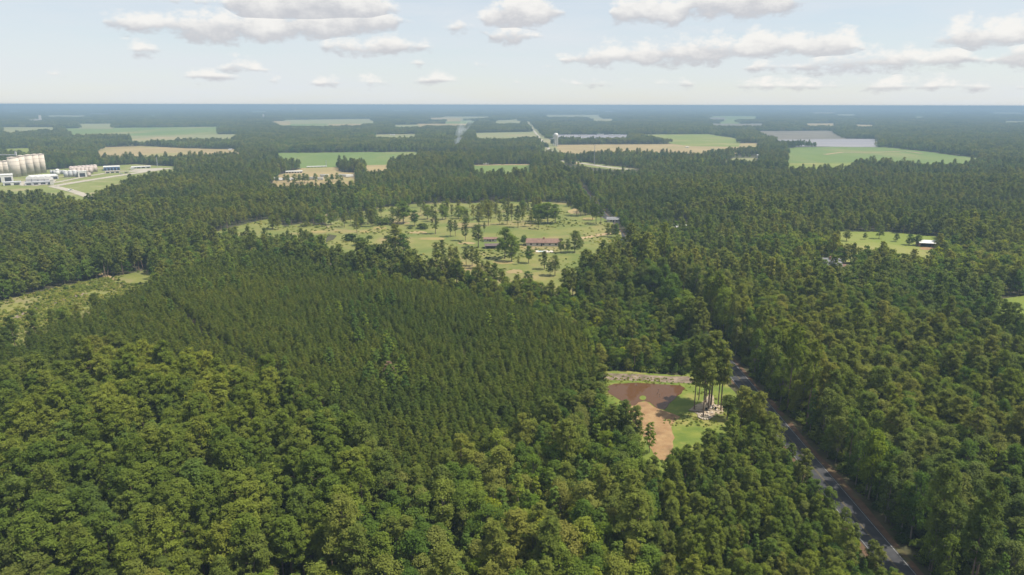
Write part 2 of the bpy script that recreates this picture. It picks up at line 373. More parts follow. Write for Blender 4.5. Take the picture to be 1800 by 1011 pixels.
far_fields = [
 ('field_green', [(1372, 264), (1400, 259), (1470, 258), (1560, 259), (1640, 268), (1732, 280)], [(1700, 285), (1640, 286), (1430, 282), (1385, 273)]),
 ('field_bright', [(1384, 287), (1505, 286)], [(1500, 293), (1385, 293)]),
 ('field_tan', [(978, 255), (1335, 252)], [(1342, 259), (1100, 263), (978, 263)]),
 ('field_bright', [(1100, 237), (1245, 236), (1300, 244)], [(1300, 249), (1215, 248), (1150, 241)]),
 ('solar', [(968, 237), (1108, 237)], [(1108, 242), (968, 242)]),
 ('solar', [(1360, 243), (1545, 245)], [(1545, 249.5), (1360, 248)]),
 ('field_brown', [(1320, 231), (1460, 230)], [(1490, 237), (1345, 238)]),
 ('field_tan', [(1415, 217), (1470, 217)], [(1472, 222), (1415, 221)]),
 ('field_tan', [(1500, 219), (1538, 220)], [(1538, 223), (1502, 223)]),
 ('field_pale', [(490, 211), (660, 209)], [(660, 216), (500, 222)]),
 ('field_green', [(110, 226), (388, 223)], [(382, 234), (120, 237)]),
 ('field_pale', [(220, 239), (425, 236)], [(412, 243), (225, 247)]),
 ('field_tan', [(165, 268), (185, 259), (250, 257), (335, 261), (425, 263)], [(425, 270), (300, 271), (168, 274)]),
 ('field_pale', [(0, 228), (55, 226)], [(56, 231), (0, 233)]),
 ('field_bright', [(0, 262), (62, 260)], [(60, 265), (0, 267)]),
 ('field_green', [(478, 269), (735, 267)], [(733, 276), (500, 282)]),
 ('field_pale', [(830, 234), (940, 232)], [(946, 241), (835, 244)]),
 ('field_green', [(828, 291), (935, 289)], [(932, 299), (862, 306), (834, 298)]),
 ('field_pale', [(868, 212), (916, 210)], [(918, 217), (870, 217)]),
 ('field_green', [(1245, 204), (1335, 204)], [(1336, 210), (1245, 209)]),
 ('field_pale', [(955, 202), (1060, 202)], [(1060, 206), (957, 206)]),
 ('field_pale', [(1035, 209), (1085, 209)], [(1085, 213), (1035, 213)]),
 ('field_pale', [(655, 237), (735, 236)], [(735, 240), (655, 241)]),
 ('field_pale', [(775, 205), (865, 205)], [(865, 208), (775, 208)]),
 ('field_tan', [(640, 291), (684, 290)], [(682, 297), (642, 297)]),
 ('field_green', [(780, 212), (835, 212)], [(835, 216), (780, 216)]),
 ('field_pale', [(690, 220), (745, 219)], [(745, 223), (690, 223)]),
 ('field_pale', [(1360, 191), (1430, 191)], [(1430, 194), (1360, 194)]),
 ('field_pale', [(1465, 201), (1510, 201)], [(1510, 204), (1465, 204)]),
 ('field_pale', [(1600, 205), (1630, 205)], [(1630, 208), (1600, 208)]),
 ('field_pale', [(1740, 197), (1800, 198)], [(1800, 201), (1740, 200)]),
 ('field_pale', [(1290, 278), (1335, 278)], [(1335, 282), (1220, 283)]),
]
fr = random.Random(23); FARF = []
for k in range(30):
    yy = fr.choice([191, 192.5, 194, 196, 198, 200, 203, 207, 213, 218, 224]); xx = fr.uniform(-60, 1860); ww = fr.uniform(25, 95) * (.6 + (yy - 190) / 40); hh = fr.uniform(.8, 2.0) + (yy - 190) * .07
    far_fields.append((fr.choice(['field_pale', 'field_pale', 'field_tan', 'field_green', 'field_brown']), [(xx, yy), (xx + ww, yy + fr.uniform(-.5, .5))], [(xx + ww * .98, yy + hh), (xx + ww * fr.uniform(.02, .15), yy + hh)]))
for k, (mt, F_, N_) in enumerate(far_fields):
    pts = region(F_, N_, 13.0); FARF.append(pts)
    nm = {'field_green': 'crop_field', 'field_bright': 'crop_field', 'field_tan': 'dry_field', 'field_pale': 'hay_field', 'solar': 'panel_field', 'field_brown': 'ploughed_field'}[mt]
    field(nm, pts, mt, (0.30 if max(p[1] for p in pts) > 1800 else 0.10) + .012 * k, 6, 60, k)
# tan borders of the two nearer fields
for k, pl in enumerate(([(1450, 272), (1480, 268), (1540, 268), (1590, 266), (1620, 270)], [(834, 291), (880, 290.2), (933, 290)])):
    sheet('dirt_track', strip([P(*q) for q in pl], 10 if k == 0 else 14), 0.45, M['track'])

# pasture with the long house
PAST = [P(x, y) for x, y in [(575, 402), (600, 388), (640, 372), (690, 362), (760, 358), (850, 356), (930, 355), (1005, 357), (1020, 372), (1050, 378), (1078, 392), (1092, 408), (1090, 425)]] + \
       [P(x, y, 9.5) for x, y in [(1078, 442), (1046, 462), (1022, 486), (960, 497), (900, 495), (850, 483), (790, 472), (730, 462), (660, 452), (600, 448), (560, 432)]]
field('pasture', PAST, 'pasture', 0.12, 9, 16, 5, 'sunny pasture of green and dry grass with scattered trees')
P2 = [P(x, y) for x, y in [(355, 415), (400, 402), (440, 392), (470, 385), (500, 398), (540, 392), (575, 398)]] + [P(x, y, 6) for x, y in [(575, 420), (520, 418), (450, 420), (410, 414), (370, 424)]]
field('pasture', P2, 'pasture', 0.10, 3, 20, 6)
P3 = [P(x, y) for x, y in [(570, 374), (600, 371)]] + [P(x, y, 10) for x, y in [(598, 382), (574, 386)]]
field('pasture', P3, 'yard', 0.10)
DRIVE = [P(x, y) for x, y in [(1091, 411), (1070, 411), (1050, 414), (1030, 418), (1012, 420)]]
sheet('driveway', wobble(strip(DRIVE, 6.5), 1.0, 6, 3), 0.20, M['track'])
for k, (x, y, rx, ry) in enumerate([(1010, 372, 12, 5), (720, 450, 22, 3.5), (885, 462, 20, 3), (700, 392, 22, 3), (668, 401, 14, 2.4), (760, 420, 26, 2.5), (905, 478, 16, 4), (640, 408, 12, 2.2), (1035, 385, 12, 3), (820, 428, 18, 2.2), (560, 408, 16, 2.4), (1085, 428, 5, 8), (735, 409, 20, 2.4), (812, 465, 7, 5)]):
    c = [P(x + rx * math.cos(a) * rnd.uniform(.75, 1.1), y + ry * math.sin(a) * rnd.uniform(.7, 1.1)) for a in [i * math.pi / 9 for i in range(18)]]
    sheet('bare_patch', wobble(c, .8, 3, k), 0.16 + k * 0.004, M['pasture_dry'] if k % 3 else M['field_tan'])

# clear-cut strip
CUT = [P(x, y) for x, y in [(-60, 548), (0, 530), (80, 511), (150, 495), (205, 486), (262, 474)]] + [P(x, y, 13) for x, y in [(270, 476), (240, 490), (185, 512), (120, 530), (60, 560), (0, 586), (-80, 620)]]
field('clearcut', CUT, 'clearcut', 0.10, 2, 12, 8, 'yellow-green clear-cut strip along the plantation')
sheet('logging_track', wobble(strip([P(x, y) for x, y in [(30, 560), (70, 540), (110, 527), (150, 516)]], 4), 1.2, 5, 2), 0.16, M['bank'])
sheet('logging_track', wobble(strip([P(x, y) for x, y in [(170, 480), (187, 486), (200, 492)]], 4), 1.0, 5, 3), 0.16, M['track'])

# clearings right of the road
W = [P(x, y) for x, y in [(1468, 407), (1560, 408), (1655, 417)]] + [P(x, y, 13) for x, y in [(1652, 436), (1600, 440), (1560, 430), (1480, 426)]]
field('meadow', W, 'field_bright', 0.1, 2, 15, 9, 'small bright meadow enclosed by woods')
XX = [P(x, y) for x, y in [(1748, 528), (1800, 520), (1850, 515)]] + [P(x, y, 8) for x, y in [(1850, 566), (1795, 560), (1750, 545)]]
field('meadow', XX, 'field_bright', 0.1, 2, 10, 10)
field('yard', [P(1418, 468), P(1445, 460), P(1500, 466), P(1500, 480, 5), P(1460, 484, 5)], 'yard', 0.1, 1, 8, 4)
field('yard', [P(1172, 396), P(1215, 393), P(1222, 404), P(1200, 414, 4), P(1172, 410, 4)], 'yard', 0.1, 1, 8, 4)

# pond clearing
LAWN = [P(x, y) for x, y in [(1052, 652), (1100, 652), (1150, 657), (1200, 660), (1250, 640), (1272, 664), (1292, 690), (1306, 722)]] + \
       [P(x, y, 11) for x, y in [(1296, 738), (1260, 742), (1215, 764), (1192, 780), (1176, 806), (1148, 794)]] + [P(x, y, 11) for x, y in [(1130, 756), (1112, 730), (1080, 708), (1064, 686)]]
field('lawn', LAWN, 'lawn', 0.05, 0.8, 6, 2, 'mown grass around the muddy pond')
sheet('pond_bank', wobble([P(x, y) for x, y in [(1040, 655), (1062, 656), (1110, 657), (1160, 661), (1210, 662), (1222, 670), (1216, 674), (1150, 671), (1100, 669), (1062, 669), (1040, 668)]], 0.5, 3, 4), 0.09, M['bank'], 'bare grey-brown earth bank behind the pond')
sheet('bare_ground', wobble([P(x, y) for x, y in [(1100, 716), (1120, 708), (1136, 706), (1150, 716), (1166, 722), (1196, 733), (1184, 744), (1180, 752), (1186, 770), (1180, 800), (1164, 812), (1150, 800), (1128, 760), (1112, 740)]], 0.4, 2.5, 6), 0.09, M['dirt'], 'orange-tan bare ground in front of the pond')
sheet('lawn_patch', wobble([P(1120 + 9 * math.cos(a), 728 + 4 * math.sin(a)) for a in [i * math.pi / 6 for i in range(12)]], 0.2, 1, 6), 0.13, M['lawn'])
sheet('lawn_patch', wobble([P(1130 + 6 * math.cos(a), 700 + 4 * math.sin(a)) for a in [i * math.pi / 6 for i in range(12)]], 0.2, 1, 6), 0.15, M['lawn'])
m, t = new_mat('muddy_water')
b = t.nodes.new('ShaderNodeBsdfPrincipled'); b.inputs['Base Color'].default_value = (0.088, 0.044, 0.021, 1); b.inputs['Specular IOR Level'].default_value = 0.2; b.inputs['Roughness'].default_value = 0.03; b.inputs['IOR'].default_value = 1.33
n_ = t.nodes.new('ShaderNodeTexNoise'); n_.inputs['Scale'].default_value = 1.6; n_.inputs['Detail'].default_value = 4
bp = t.nodes.new('ShaderNodeBump'); bp.inputs['Strength'].default_value = 0.05; bp.inputs['Distance'].default_value = 0.05
tcx = t.nodes.new('ShaderNodeTexCoord'); t.links.new(tcx.outputs['Object'], n_.inputs['Vector']); t.links.new(n_.outputs['Fac'], bp.inputs['Height']); t.links.new(bp.outputs[0], b.inputs['Normal'])
o_ = t.nodes.new('ShaderNodeOutputMaterial'); t.links.new(b.outputs[0], o_.inputs[0]); M['water'] = m
POND = wobble([P(x, y) for x, y in [(1066, 680), (1080, 675), (1120, 673), (1160, 676), (1196, 678), (1205, 683), (1198, 692), (1186, 702), (1176, 710), (1168, 721), (1154, 718), (1142, 708), (1132, 705), (1122, 708), (1116, 714), (1104, 713), (1085, 701), (1070, 692)]], 0.35, 2.5, 3)
sheet('pond', POND, 0.11, M['water'], 'muddy brown pond ringed by grass')
CAMP = [P(1240 + dx * 1.0, 722 + dy) for dx, dy in [(-28, 0), (-20, -8), (-6, -14), (6, -30), (14, -26), (16, -10), (28, -10), (34, -2), (30, 6), (18, 8), (10, 14), (-2, 17), (-12, 14), (-14, 6)]]
sheet('dirt_yard', wobble(CAMP, 0.3, 2, 6), 0.13, M['sand'], 'pale sandy ground under the tall pines by the pond')

# the straight road
RX = 86.2
road = bpy.data.meshes.new('road'); road.from_pydata([(RX - 3.3, 60, .10), (RX + 3.3, 60, .10), (RX + 3.3, 1250, .10), (RX - 3.3, 1250, .10)], [], [(0, 1, 2, 3)]); road.materials.append(M['asphalt'])
tag(link_obj('road', road), 'straight two-lane asphalt road through the woods', kind='structure')
sheet('road_verge', wobble([(RX - 4.6, 60), (RX + 5.0, 60), (RX + 4.8, 700), (RX + 5, 1250), (RX - 4.6, 1250)], 0.6, 14, 3), 0.06, M['verge'])
for nm, xo, w, mt in (('edge_line', -2.95, .14, 'paint_white'), ('edge_line', 2.95, .14, 'paint_white'), ('centre_line', -.14, .1, 'paint_yellow'), ('centre_line', .14, .1, 'paint_yellow')):
    sheet(nm, [(RX + xo - w / 2, 60), (RX + xo + w / 2, 60), (RX + xo + w / 2, 1250), (RX + xo - w / 2, 1250)], 0.112, M[mt])
OPEN.append([(RX - 5.6, -50), (RX + 6.3, -50), (RX + 6.2, 300), (RX + 6.2, 1250), (RX - 4.6, 1250), (RX - 4.6, 270), (RX - 5.6, 262)]); EXACT.append(OPEN[-1])
sheet('road', [(RX - 3.3, 1250), (RX + 3.3, 1250), (RX + 6, 7000), (RX - 6, 7000)], 0.5, M['concrete_road'])
cor = [(RX - 12, 1380), (RX + 12, 1380), (RX + 24, 1560), (RX + 26, 2000), (RX + 20, 3000), (RX + 20, 7000), (RX - 20, 7000), (RX - 14, 2000), (RX - 14, 1560)]
field('road_clearing', cor, 'field_pale', 0.3)
cross = [P(x, y) for x, y in [(985, 283), (1005, 285), (1040, 290), (1075, 295), (1115, 299)]]
field('road_clearing', wobble(strip(cross, 46), 5, 20, 4), 'yard', 0.2)
OPEN.append(strip([(p[0] - 4, p[1] - 90) for p in cross[1:]], 130))
sheet('highway', strip(cross, 13), 0.4, M['concrete_road'])
sheet('paved_lot', [P(1004, 285), P(1020, 287), P(1018, 290), P(1000, 287.5)], 0.45, M['track'])

# works yard with the silos
IND = [P(x, y) for x, y in [(-60, 305), (80, 299), (180, 292), (240, 289), (310, 293)]] + [P(x, y, 15) for x, y in [(308, 297), (255, 308), (205, 319), (170, 328), (158, 345), (150, 349), (110, 340), (60, 334), (-60, 337)]]
field('works_yard', IND, 'yard', 0.2, 4, 25, 3, 'grassy industrial yard around the silos')
for pl, w in (([(92, 328), (130, 321.5), (200, 310.5), (250, 303), (300, 296)], 13), ([(92, 328), (110, 332), (130, 337), (158, 347)], 10), ([(60, 327), (100, 321), (150, 311), (190, 304), (240, 300)], 7)):
    sheet('works_road', strip([P(*q) for q in pl], w), 0.40, M['concrete_road'])
sheet('paved_lot', [P(225, 303), P(238, 297.5), P(285, 295.5), P(292, 297.5), P(262, 302)], 0.36, M['concrete_road'])
sheet('paved_lot', [P(10, 322), P(60, 316), P(100, 316), P(92, 325), P(40, 327)], 0.30, M['concrete_road'])
# compound with white sheds and trailers
CMP = [P(x, y) for x, y in [(490, 308), (538, 293), (590, 293), (602, 303), (628, 304), (626, 309)]] + [P(x, y, 15) for x, y in [(626, 317), (560, 322), (500, 322), (466, 322), (466, 314)]]
field('compound_yard', CMP, 'field_tan', 0.2, 3, 20, 4, 'dry yellow grass of the trailer compound')

# ------------------------------------------------------------------ tree shapes
def norm(v): return v / np.maximum(np.linalg.norm(v, axis=1, keepdims=True), 1e-6)

def leaves(c, out, a, b, needle, r, up=0.5, jit=0.8):
    """one diamond face per point; needle faces point along the twig, broad faces lie across it"""
    n = len(c); d = norm(out * .8 + np.array([0, 0, up]) + r.normal(0, jit, (n, 3)) * 0.55)
    q = norm(np.cross(d, r.normal(0, 1, (n, 3))))
    if needle:                       # sprays lie flat on the bough and fan outwards
        nrm = norm(np.cross(q, d) * .5 + d + np.array([.15, 0, .5])); v = norm(np.cross(nrm, r.normal(0, 1, (n, 3)))); u = np.cross(nrm, v)
    else: u, v = q, np.cross(d, q)
    sa = (a * r.uniform(.7, 1.35, n))[:, None]; sb = (b * r.uniform(.7, 1.35, n))[:, None]
    V = np.stack([c - u * sa, c + v * sb, c + u * sa, c - v * sb], 1).reshape(-1, 3)
    return V, np.arange(4 * n).reshape(n, 4)

def clump_points(cc, rad, n, r, flat=0.7):
    """points in shells round the clump centres"""
    k = len(cc); d = norm(r.normal(0, 1, (k * n, 3))); d[:, 2] = np.where(d[:, 2] < -0.35, -d[:, 2], d[:, 2])
    rr = np.repeat(rad, n)[:, None] * np.clip(r.normal(.82, .34, (k * n, 1)), .1, 1.7)
    p = np.repeat(cc, n, 0) + d * rr * np.array([1, 1, flat])
    ax = p.copy(); ax[:, 2] -= cc[:, 2].min() * .45 + cc[:, 2].max() * .55; ax[:, 2] *= .8
    return p, norm(d * .5 + norm(ax) * .75)

def wood(parts):
    """trunk and limbs: list of (p, q, r0, r1, sides)"""
    V, Fq = [], []; base = 0
    for p, q, r0, r1, n in parts:
        p, q = np.array(p, float), np.array(q, float); d = q - p; d /= max(np.linalg.norm(d), 1e-6)
        u = np.cross(d, [0.3, 0.9, 0.2]); u /= np.linalg.norm(u); w = np.cross(d, u)
        for c, r_ in ((p, r0), (q, r1)):
            for i in range(n):
                a = 2 * math.pi * i / n; V.append(c + (u * math.cos(a) + w * math.sin(a)) * r_)
        for i in range(n): Fq.append((base + i, base + (i + 1) % n, base + n + (i + 1) % n, base + n + i))
        base += 2 * n
    return np.array(V), np.array(Fq)

def tree_shape(kind, seed, lod):
    r = np.random.default_rng(seed * 31 + {'pine': 1, 'plant': 2, 'broad': 3, 'young': 4, 'bush': 5, 'field_pine': 6}[kind] * 1000)
    W_ = []
    if kind in ('pine', 'field_pine'):
        H = r.uniform(20, 24); R = r.uniform(3.1, 4.4); base = r.uniform(.36, .50) if kind == 'pine' else r.uniform(.22, .36)
        if kind == 'field_pine': R *= .95
        K = int(r.integers(52, 66)); t_ = np.linspace(0, 1, K) ** .85; ang = np.arange(K) * 2.4 + r.uniform(-.6, .6, K)
        prof = np.sin(np.pi * np.clip(t_ * .66 + .25, 0, .97)) ** .8
        rad = prof * R * r.uniform(.2, 1.0, K) * (1 + .25 * np.cos(ang - r.uniform(0, 6)))
        cc = np.stack([np.cos(ang) * rad, np.sin(ang) * rad, H * (base + (1 - base) * t_ * .955)], 1)
        cr_ = r.uniform(.6, 1.35, K) * (1 - .3 * t_) * R / 3.6
        lod_n = {0: 90, 1: 14, 2: 3}[lod]; a, b_ = {0: (.34, .12), 1: (.7, .32), 2: (1.2, .75)}[lod]
        p, d = clump_points(cc, cr_, lod_n, r, .80); V, Fc = leaves(p, d, a, b_, True, r, .45, .7)
        W_.append(((0, 0, -.3), (r.normal(0, .15), r.normal(0, .15), H * .55), .27, .19, 6)); top = W_[0][1]
        W_.append((top, (0, 0, H * .97), .19, .05, 5))
        for i in range(0, K, 2 if lod == 0 else 8): W_.append(((0, 0, cc[i, 2] - .5 - rad[i] * .15), tuple(cc[i]), .07, .03, 3))
    elif kind == 'plant':
        H = r.uniform(10, 12); R = r.uniform(1.5, 1.9); K = 26; t_ = np.linspace(0, 1, K); ang = np.arange(K) * 2.4
        rad = R * (1 - t_ ** 3) ** .8 * r.uniform(.3, .9, K); cc = np.stack([np.cos(ang) * rad, np.sin(ang) * rad, H * (.42 + .57 * t_)], 1)
        cr_ = (.42 + .45 * (1 - t_)) * r.uniform(.75, 1.2, K)
        lod_n = {0: 20, 1: 6, 2: 2}[lod]; a, b_ = {0: (.36, .10), 1: (.62, .26), 2: (1.1, .55)}[lod]
        p, d = clump_points(cc, cr_, lod_n, r, .8); V, Fc = leaves(p, d, a, b_, True, r, .6, .6)
        W_.append(((0, 0, -.3), (0, 0, H * .95), .11, .03, 5))
    elif kind == 'young':
        H = r.uniform(12, 15.5); R = r.uniform(2.1, 2.8); K = 34; t_ = np.linspace(0, 1, K); ang = np.arange(K) * 2.4 + r.uniform(-.4, .4, K)
        prof = np.minimum(1, t_ * 3 + .5) * (1 - t_ * .9) ** .6
        rad = R * prof * r.uniform(.5, .95, K); cc = np.stack([np.cos(ang) * rad, np.sin(ang) * rad, H * (.25 + .73 * t_)], 1)
        cr_ = r.uniform(.55, .95, K) * (1 - .45 * t_)
        lod_n = {0: 50, 1: 11, 2: 3}[lod]; a, b_ = {0: (.24, .19), 1: (.48, .40), 2: (1.0, .8)}[lod]
        p, d = clump_points(cc, cr_, lod_n, r, .75); V, Fc = leaves(p, d, a, b_, False, r, .5, .8)
        W_.append(((0, 0, -.3), (0, 0, H * .9), .16, .04, 5))
    elif kind == 'broad':
        H = r.uniform(12.5, 16.5); R = r.uniform(3.7, 5.0); K = int(r.integers(56, 74)); base = r.uniform(.14, .26)
        t_ = r.uniform(0, 1, K) ** .8; t_[0] = 1; ang = np.arange(K) * 2.4 + r.uniform(-.5, .5, K)
        prof = np.sqrt(np.clip(1 - (t_ * 1.42 - .45) ** 2, .05, 1))
        lob = 1 + .28 * np.cos(2 * ang + r.uniform(0, 6)) + .15 * np.cos(3 * ang + r.uniform(0, 6))
        rad = R * prof * r.uniform(.35, .95, K) * lob; cc = np.stack([np.cos(ang) * rad, np.sin(ang) * rad, H * (base + (1 - base) * t_ * .90)], 1)
        cr_ = r.uniform(.6, 1.4, K) * R / 4
        lod_n = {0: 85, 1: 14, 2: 2}[lod]; a, b_ = {0: (.22, .17), 1: (.46, .38), 2: (1.1, .9)}[lod]
        p, d = clump_points(cc, cr_, lod_n, r, .92); V, Fc = leaves(p, d, a, b_, False, r, .45, .8)
        f = (r.normal(0, .2), r.normal(0, .2), H * base * 1.2)
        W_.append(((0, 0, -.3), f, .30, .23, 6)); W_.append((f, (0, 0, H * .8), .22, .05, 5))
        for i in range(0, K, 3 if lod == 0 else 10): W_.append((f if i % 2 else (0, 0, H * .45), tuple(cc[i]), .10, .03, 4))
    else:
        R = r.uniform(1.1, 1.9); K = 10; d0 = norm(r.normal(0, 1, (K, 3))); d0[:, 2] = np.abs(d0[:, 2])
        cc = d0 * R * .6 * np.array([1, 1, .9]) + np.array([0, 0, .35]); cr_ = np.full(K, R * .5)
        lod_n = {0: 26, 1: 10, 2: 3}[lod]; a, b_ = {0: (.24, .18), 1: (.34, .28), 2: (.6, .5)}[lod]
        p, d = clump_points(cc, cr_, lod_n, r, .8); p[:, 2] = np.maximum(p[:, 2], .02); V, Fc = leaves(p, d, a, b_, False, r, .5, .8)
        W_.append(((0, 0, -.2), (0, 0, R * .7), .06, .02, 4))
    wv, wf = wood(W_)
    return (V, Fc, wv, wf)

SHAPES = {}
def meshes(kind, seed, leaf, bark):
    """separate crown and trunk, shared by all copies"""
    k = ('s', kind, seed, leaf)
    if k not in SHAPES:
        V, Fc, wv, wf = tree_shape(kind, seed, 0)
        SHAPES[k] = (mesh_np('crown', V, Fc, [M[leaf]]), mesh_np('trunk', wv, wf, [M[bark]]))
    return SHAPES[k]
def joined(kind, seed, leaf, bark, lod):
    k = ('j', kind, seed, leaf, lod)
    if k not in SHAPES:
        V, Fc, wv, wf = tree_shape(kind, seed, lod)
        SHAPES[k] = mesh_np(kind, np.vstack([V, wv]), np.vstack([Fc, wf + len(V)]), [M[leaf], M[bark]], np.r_[np.zeros(len(Fc)), np.ones(len(wf))])
    return SHAPES[k]

# species: (name, shape, leaf, bark, seeds)
SP = {
 'pine':   ('pine', 'pine', 'bark', 6), 'pine_dark': ('pine', 'pine_dark', 'bark', 5), 'plant': ('plant', 'plant', 'bark', 5),
 'broad':  ('broad', 'broad', 'bark_grey', 6), 'grey': ('broad', 'grey', 'bark_grey', 5), 'bright': ('broad', 'bright', 'bark_grey', 3),
 'young':  ('young', 'young', 'bark_grey', 4), 'bush': ('bush', 'under', 'bark_grey', 4), 'brush': ('bush', 'brush', 'bark_grey', 3),
}

def scatter(name, arr, protos, label, cat):
    """arr: x y z rotz sx sz idx; one object that plants a shape on every point"""
    arr = np.asarray(arr, np.float32); n = len(arr)
    coll = bpy.data.collections.new(name + '_shapes')
    for i, me in enumerate(protos): coll.objects.link(bpy.data.objects.new('%s_shape_%03d' % (name, i), me))
    me = bpy.data.meshes.new(name); me.vertices.add(n); me.vertices.foreach_set('co', arr[:, :3].ravel())
    rot = np.zeros((n, 3), np.float32); rot[:, 2] = arr[:, 3]; rot[:, 0] = rng.normal(0, .035, n); rot[:, 1] = rng.normal(0, .035, n)
    scl = np.stack([arr[:, 4], arr[:, 4], arr[:, 5]], 1)
    for nm, v in (('rot', rot), ('scl', scl)):
        at = me.attributes.new(nm, 'FLOAT_VECTOR', 'POINT'); at.data.foreach_set('vector', np.ascontiguousarray(v).ravel())
    at = me.attributes.new('idx', 'INT', 'POINT'); at.data.foreach_set('value', arr[:, 6].astype(np.int32))
    o = link_obj(name, me); tag(o, label, cat, kind='stuff')
    ng = bpy.data.node_groups.new(name, 'GeometryNodeTree')
    ng.interface.new_socket('Geometry', in_out='INPUT', socket_type='NodeSocketGeometry'); ng.interface.new_socket('Geometry', in_out='OUTPUT', socket_type='NodeSocketGeometry')
    gi = ng.nodes.new('NodeGroupInput'); go = ng.nodes.new('NodeGroupOutput'); ip = ng.nodes.new('GeometryNodeInstanceOnPoints'); ci = ng.nodes.new('GeometryNodeCollectionInfo')
    ci.inputs['Collection'].default_value = coll; ci.inputs['Separate Children'].default_value = True; ci.inputs['Reset Children'].default_value = True
    ip.inputs['Pick Instance'].default_value = True
    def at_(nm, ty):
        a = ng.nodes.new('GeometryNodeInputNamedAttribute'); a.data_type = ty; a.inputs['Name'].default_value = nm; return a.outputs['Attribute']
    ng.links.new(gi.outputs[0], ip.inputs['Points']); ng.links.new(ci.outputs[0], ip.inputs['Instance'])
    ng.links.new(at_('idx', 'INT'), ip.inputs['Instance Index']); ng.links.new(at_('rot', 'FLOAT_VECTOR'), ip.inputs['Rotation']); ng.links.new(at_('scl', 'FLOAT_VECTOR'), ip.inputs['Scale'])
    ng.links.new(ip.outputs[0], go.inputs[0])
    md = o.modifiers.new('plant', 'NODES'); md.node_group = ng
    return o

# ------------------------------------------------------------------ where which wood grows
PLANT = [P(x, y, 11) for x, y in [(-120, 690), (0, 605), (60, 575), (190, 517), (300, 470), (400, 434), (470, 438), (540, 448), (620, 470), (720, 485), (820, 505), (905, 525), (985, 545), (1010, 555), (1050, 610), (1058, 650),
        (1000, 690), (950, 715), (925, 742), (840, 785), (760, 822), (735, 835), (690, 822), (640, 790), (600, 740), (560, 700), (510, 668), (440, 640), (330, 634), (230, 612), (130, 618), (0, 655)]]
MATURE = [P(x, y, 17) for x, y in [(-150, 760), (-40, 660), (20, 645), (130, 618), (230, 606), (330, 632), (440, 632), (520, 662), (570, 698), (615, 745), (650, 800), (640, 860), (600, 905), (520, 935), (450, 930), (380, 960), (300, 950), (200, 965), (100, 950), (0, 930), (-180, 900)]]
BL = [P(x, y, 13) for x, y in [(-250, 1080), (-150, 890), (0, 930), (200, 960), (420, 945), (480, 985), (470, 1150)]]
CENTRE = [P(x, y, 14) for x, y in [(430, 1150), (470, 960), (560, 920), (640, 850), (700, 830), (760, 828), (925, 742), (1058, 655), (1110, 720), (1150, 790), (1150, 880), (1160, 1150)]]
CRIGHT = [P(x, y, 10) for x, y in [(1120, 1200), (1130, 880), (1160, 800), (1200, 770), (1260, 742), (1330, 735), (1620, 1030), (1700, 1200)]]
STRIPH = [P(x, y, 12) for x, y in [(480, 440), (600, 452), (730, 466), (860, 490), (905, 498), (1000, 500), (1150, 492), (1240, 600), (1300, 680), (1270, 690), (1210, 660), (1060, 655), (1062, 620), (1020, 560), (985, 545), (905, 525), (720, 483), (560, 452)]]
PINE_FAR = [[P(x, y, 16) for x, y in [(1060, 320), (1180, 300), (1800, 300), (1900, 330), (1900, 420), (1640, 400), (1440, 400), (1250, 395), (1130, 370)]],
            [P(x, y, 16) for x, y in [(170, 330), (330, 288), (520, 300), (560, 340), (450, 370), (300, 370)]]]
LANE = strip([P(x, y, 6) for x, y in [(290, 522), (330, 555), (370, 590), (420, 620), (500, 668), (600, 745), (660, 815)]], 4.2)
OPEN.append(LANE); EXACT.append(LANE); EXACT.append(LAWN); EXACT.extend([IND, CMP, cor, CUT, W, XX] + FARF)

def half_ok(x, y, mdeg=6.0, pad=50):
    a = math.tan(math.radians(36.87 + mdeg)) * 1.02
    return np.abs(x) < y * a + pad
def grid(r0, r1, s, jit=0.42):
    n = int(r1 / s) + 2
    gx, gy = np.meshgrid(np.arange(-n, n + 1), np.arange(0, n + 1))
    gx = gx.ravel(); gy = gy.ravel()
    x = (gx + (gy % 2) * .5) * s; y = gy * s * .9
    x = x + rng.uniform(-jit, jit, len(x)) * s; y = y + rng.uniform(-jit, jit, len(y)) * s
    r = np.hypot(x, y); k = (r >= r0) & (r < r1) & half_ok(x, y)
    return x[k], y[k]
def clear(x, y):
    k = np.ones(len(x), bool)
    rr = np.clip(np.hypot(x, y) / 400, .25, 2.2)
    x0_, y0_ = x, y; jx = x + (vnoise(x, y, 17, 31) - .5) * 15 * rr + rng.normal(0, 1.5, len(x)) * rr; jy = y + (vnoise(x, y, 17, 32) - .5) * 18 * rr
    for pg in OPEN:
        x, y = (x0_, y0_) if any(pg is q for q in EXACT) else (jx, jy)
        a = np.array(pg); bb = (x > a[:, 0].min()) & (x < a[:, 0].max()) & (y > a[:, 1].min()) & (y < a[:, 1].max()) & k
        if bb.any():
            i = np.where(bb)[0]; k[i[pip(x[i], y[i], pg)]] = False
    return k

cand = []                                     # near trees: x y species seed sx sz rot region
def put(x, y, sp, region_, lo=.8, hi=1.12, hs=1.0):
    n = len(x)
    for i in range(n):
        s_ = rng.uniform(lo, hi); cand.append((x[i], y[i], sp[i] if not isinstance(sp, str) else sp, int(rng.integers(0, 100)), s_, s_ * hs * rng.uniform(.92, 1.1), rng.uniform(0, 6.28), region_))
def choose(n, table):
    ks = list(table); p = np.array([table[k] for k in ks], float); p /= p.sum()
    return np.array(ks)[rng.choice(len(ks), n, p=p)]
R1 = 470
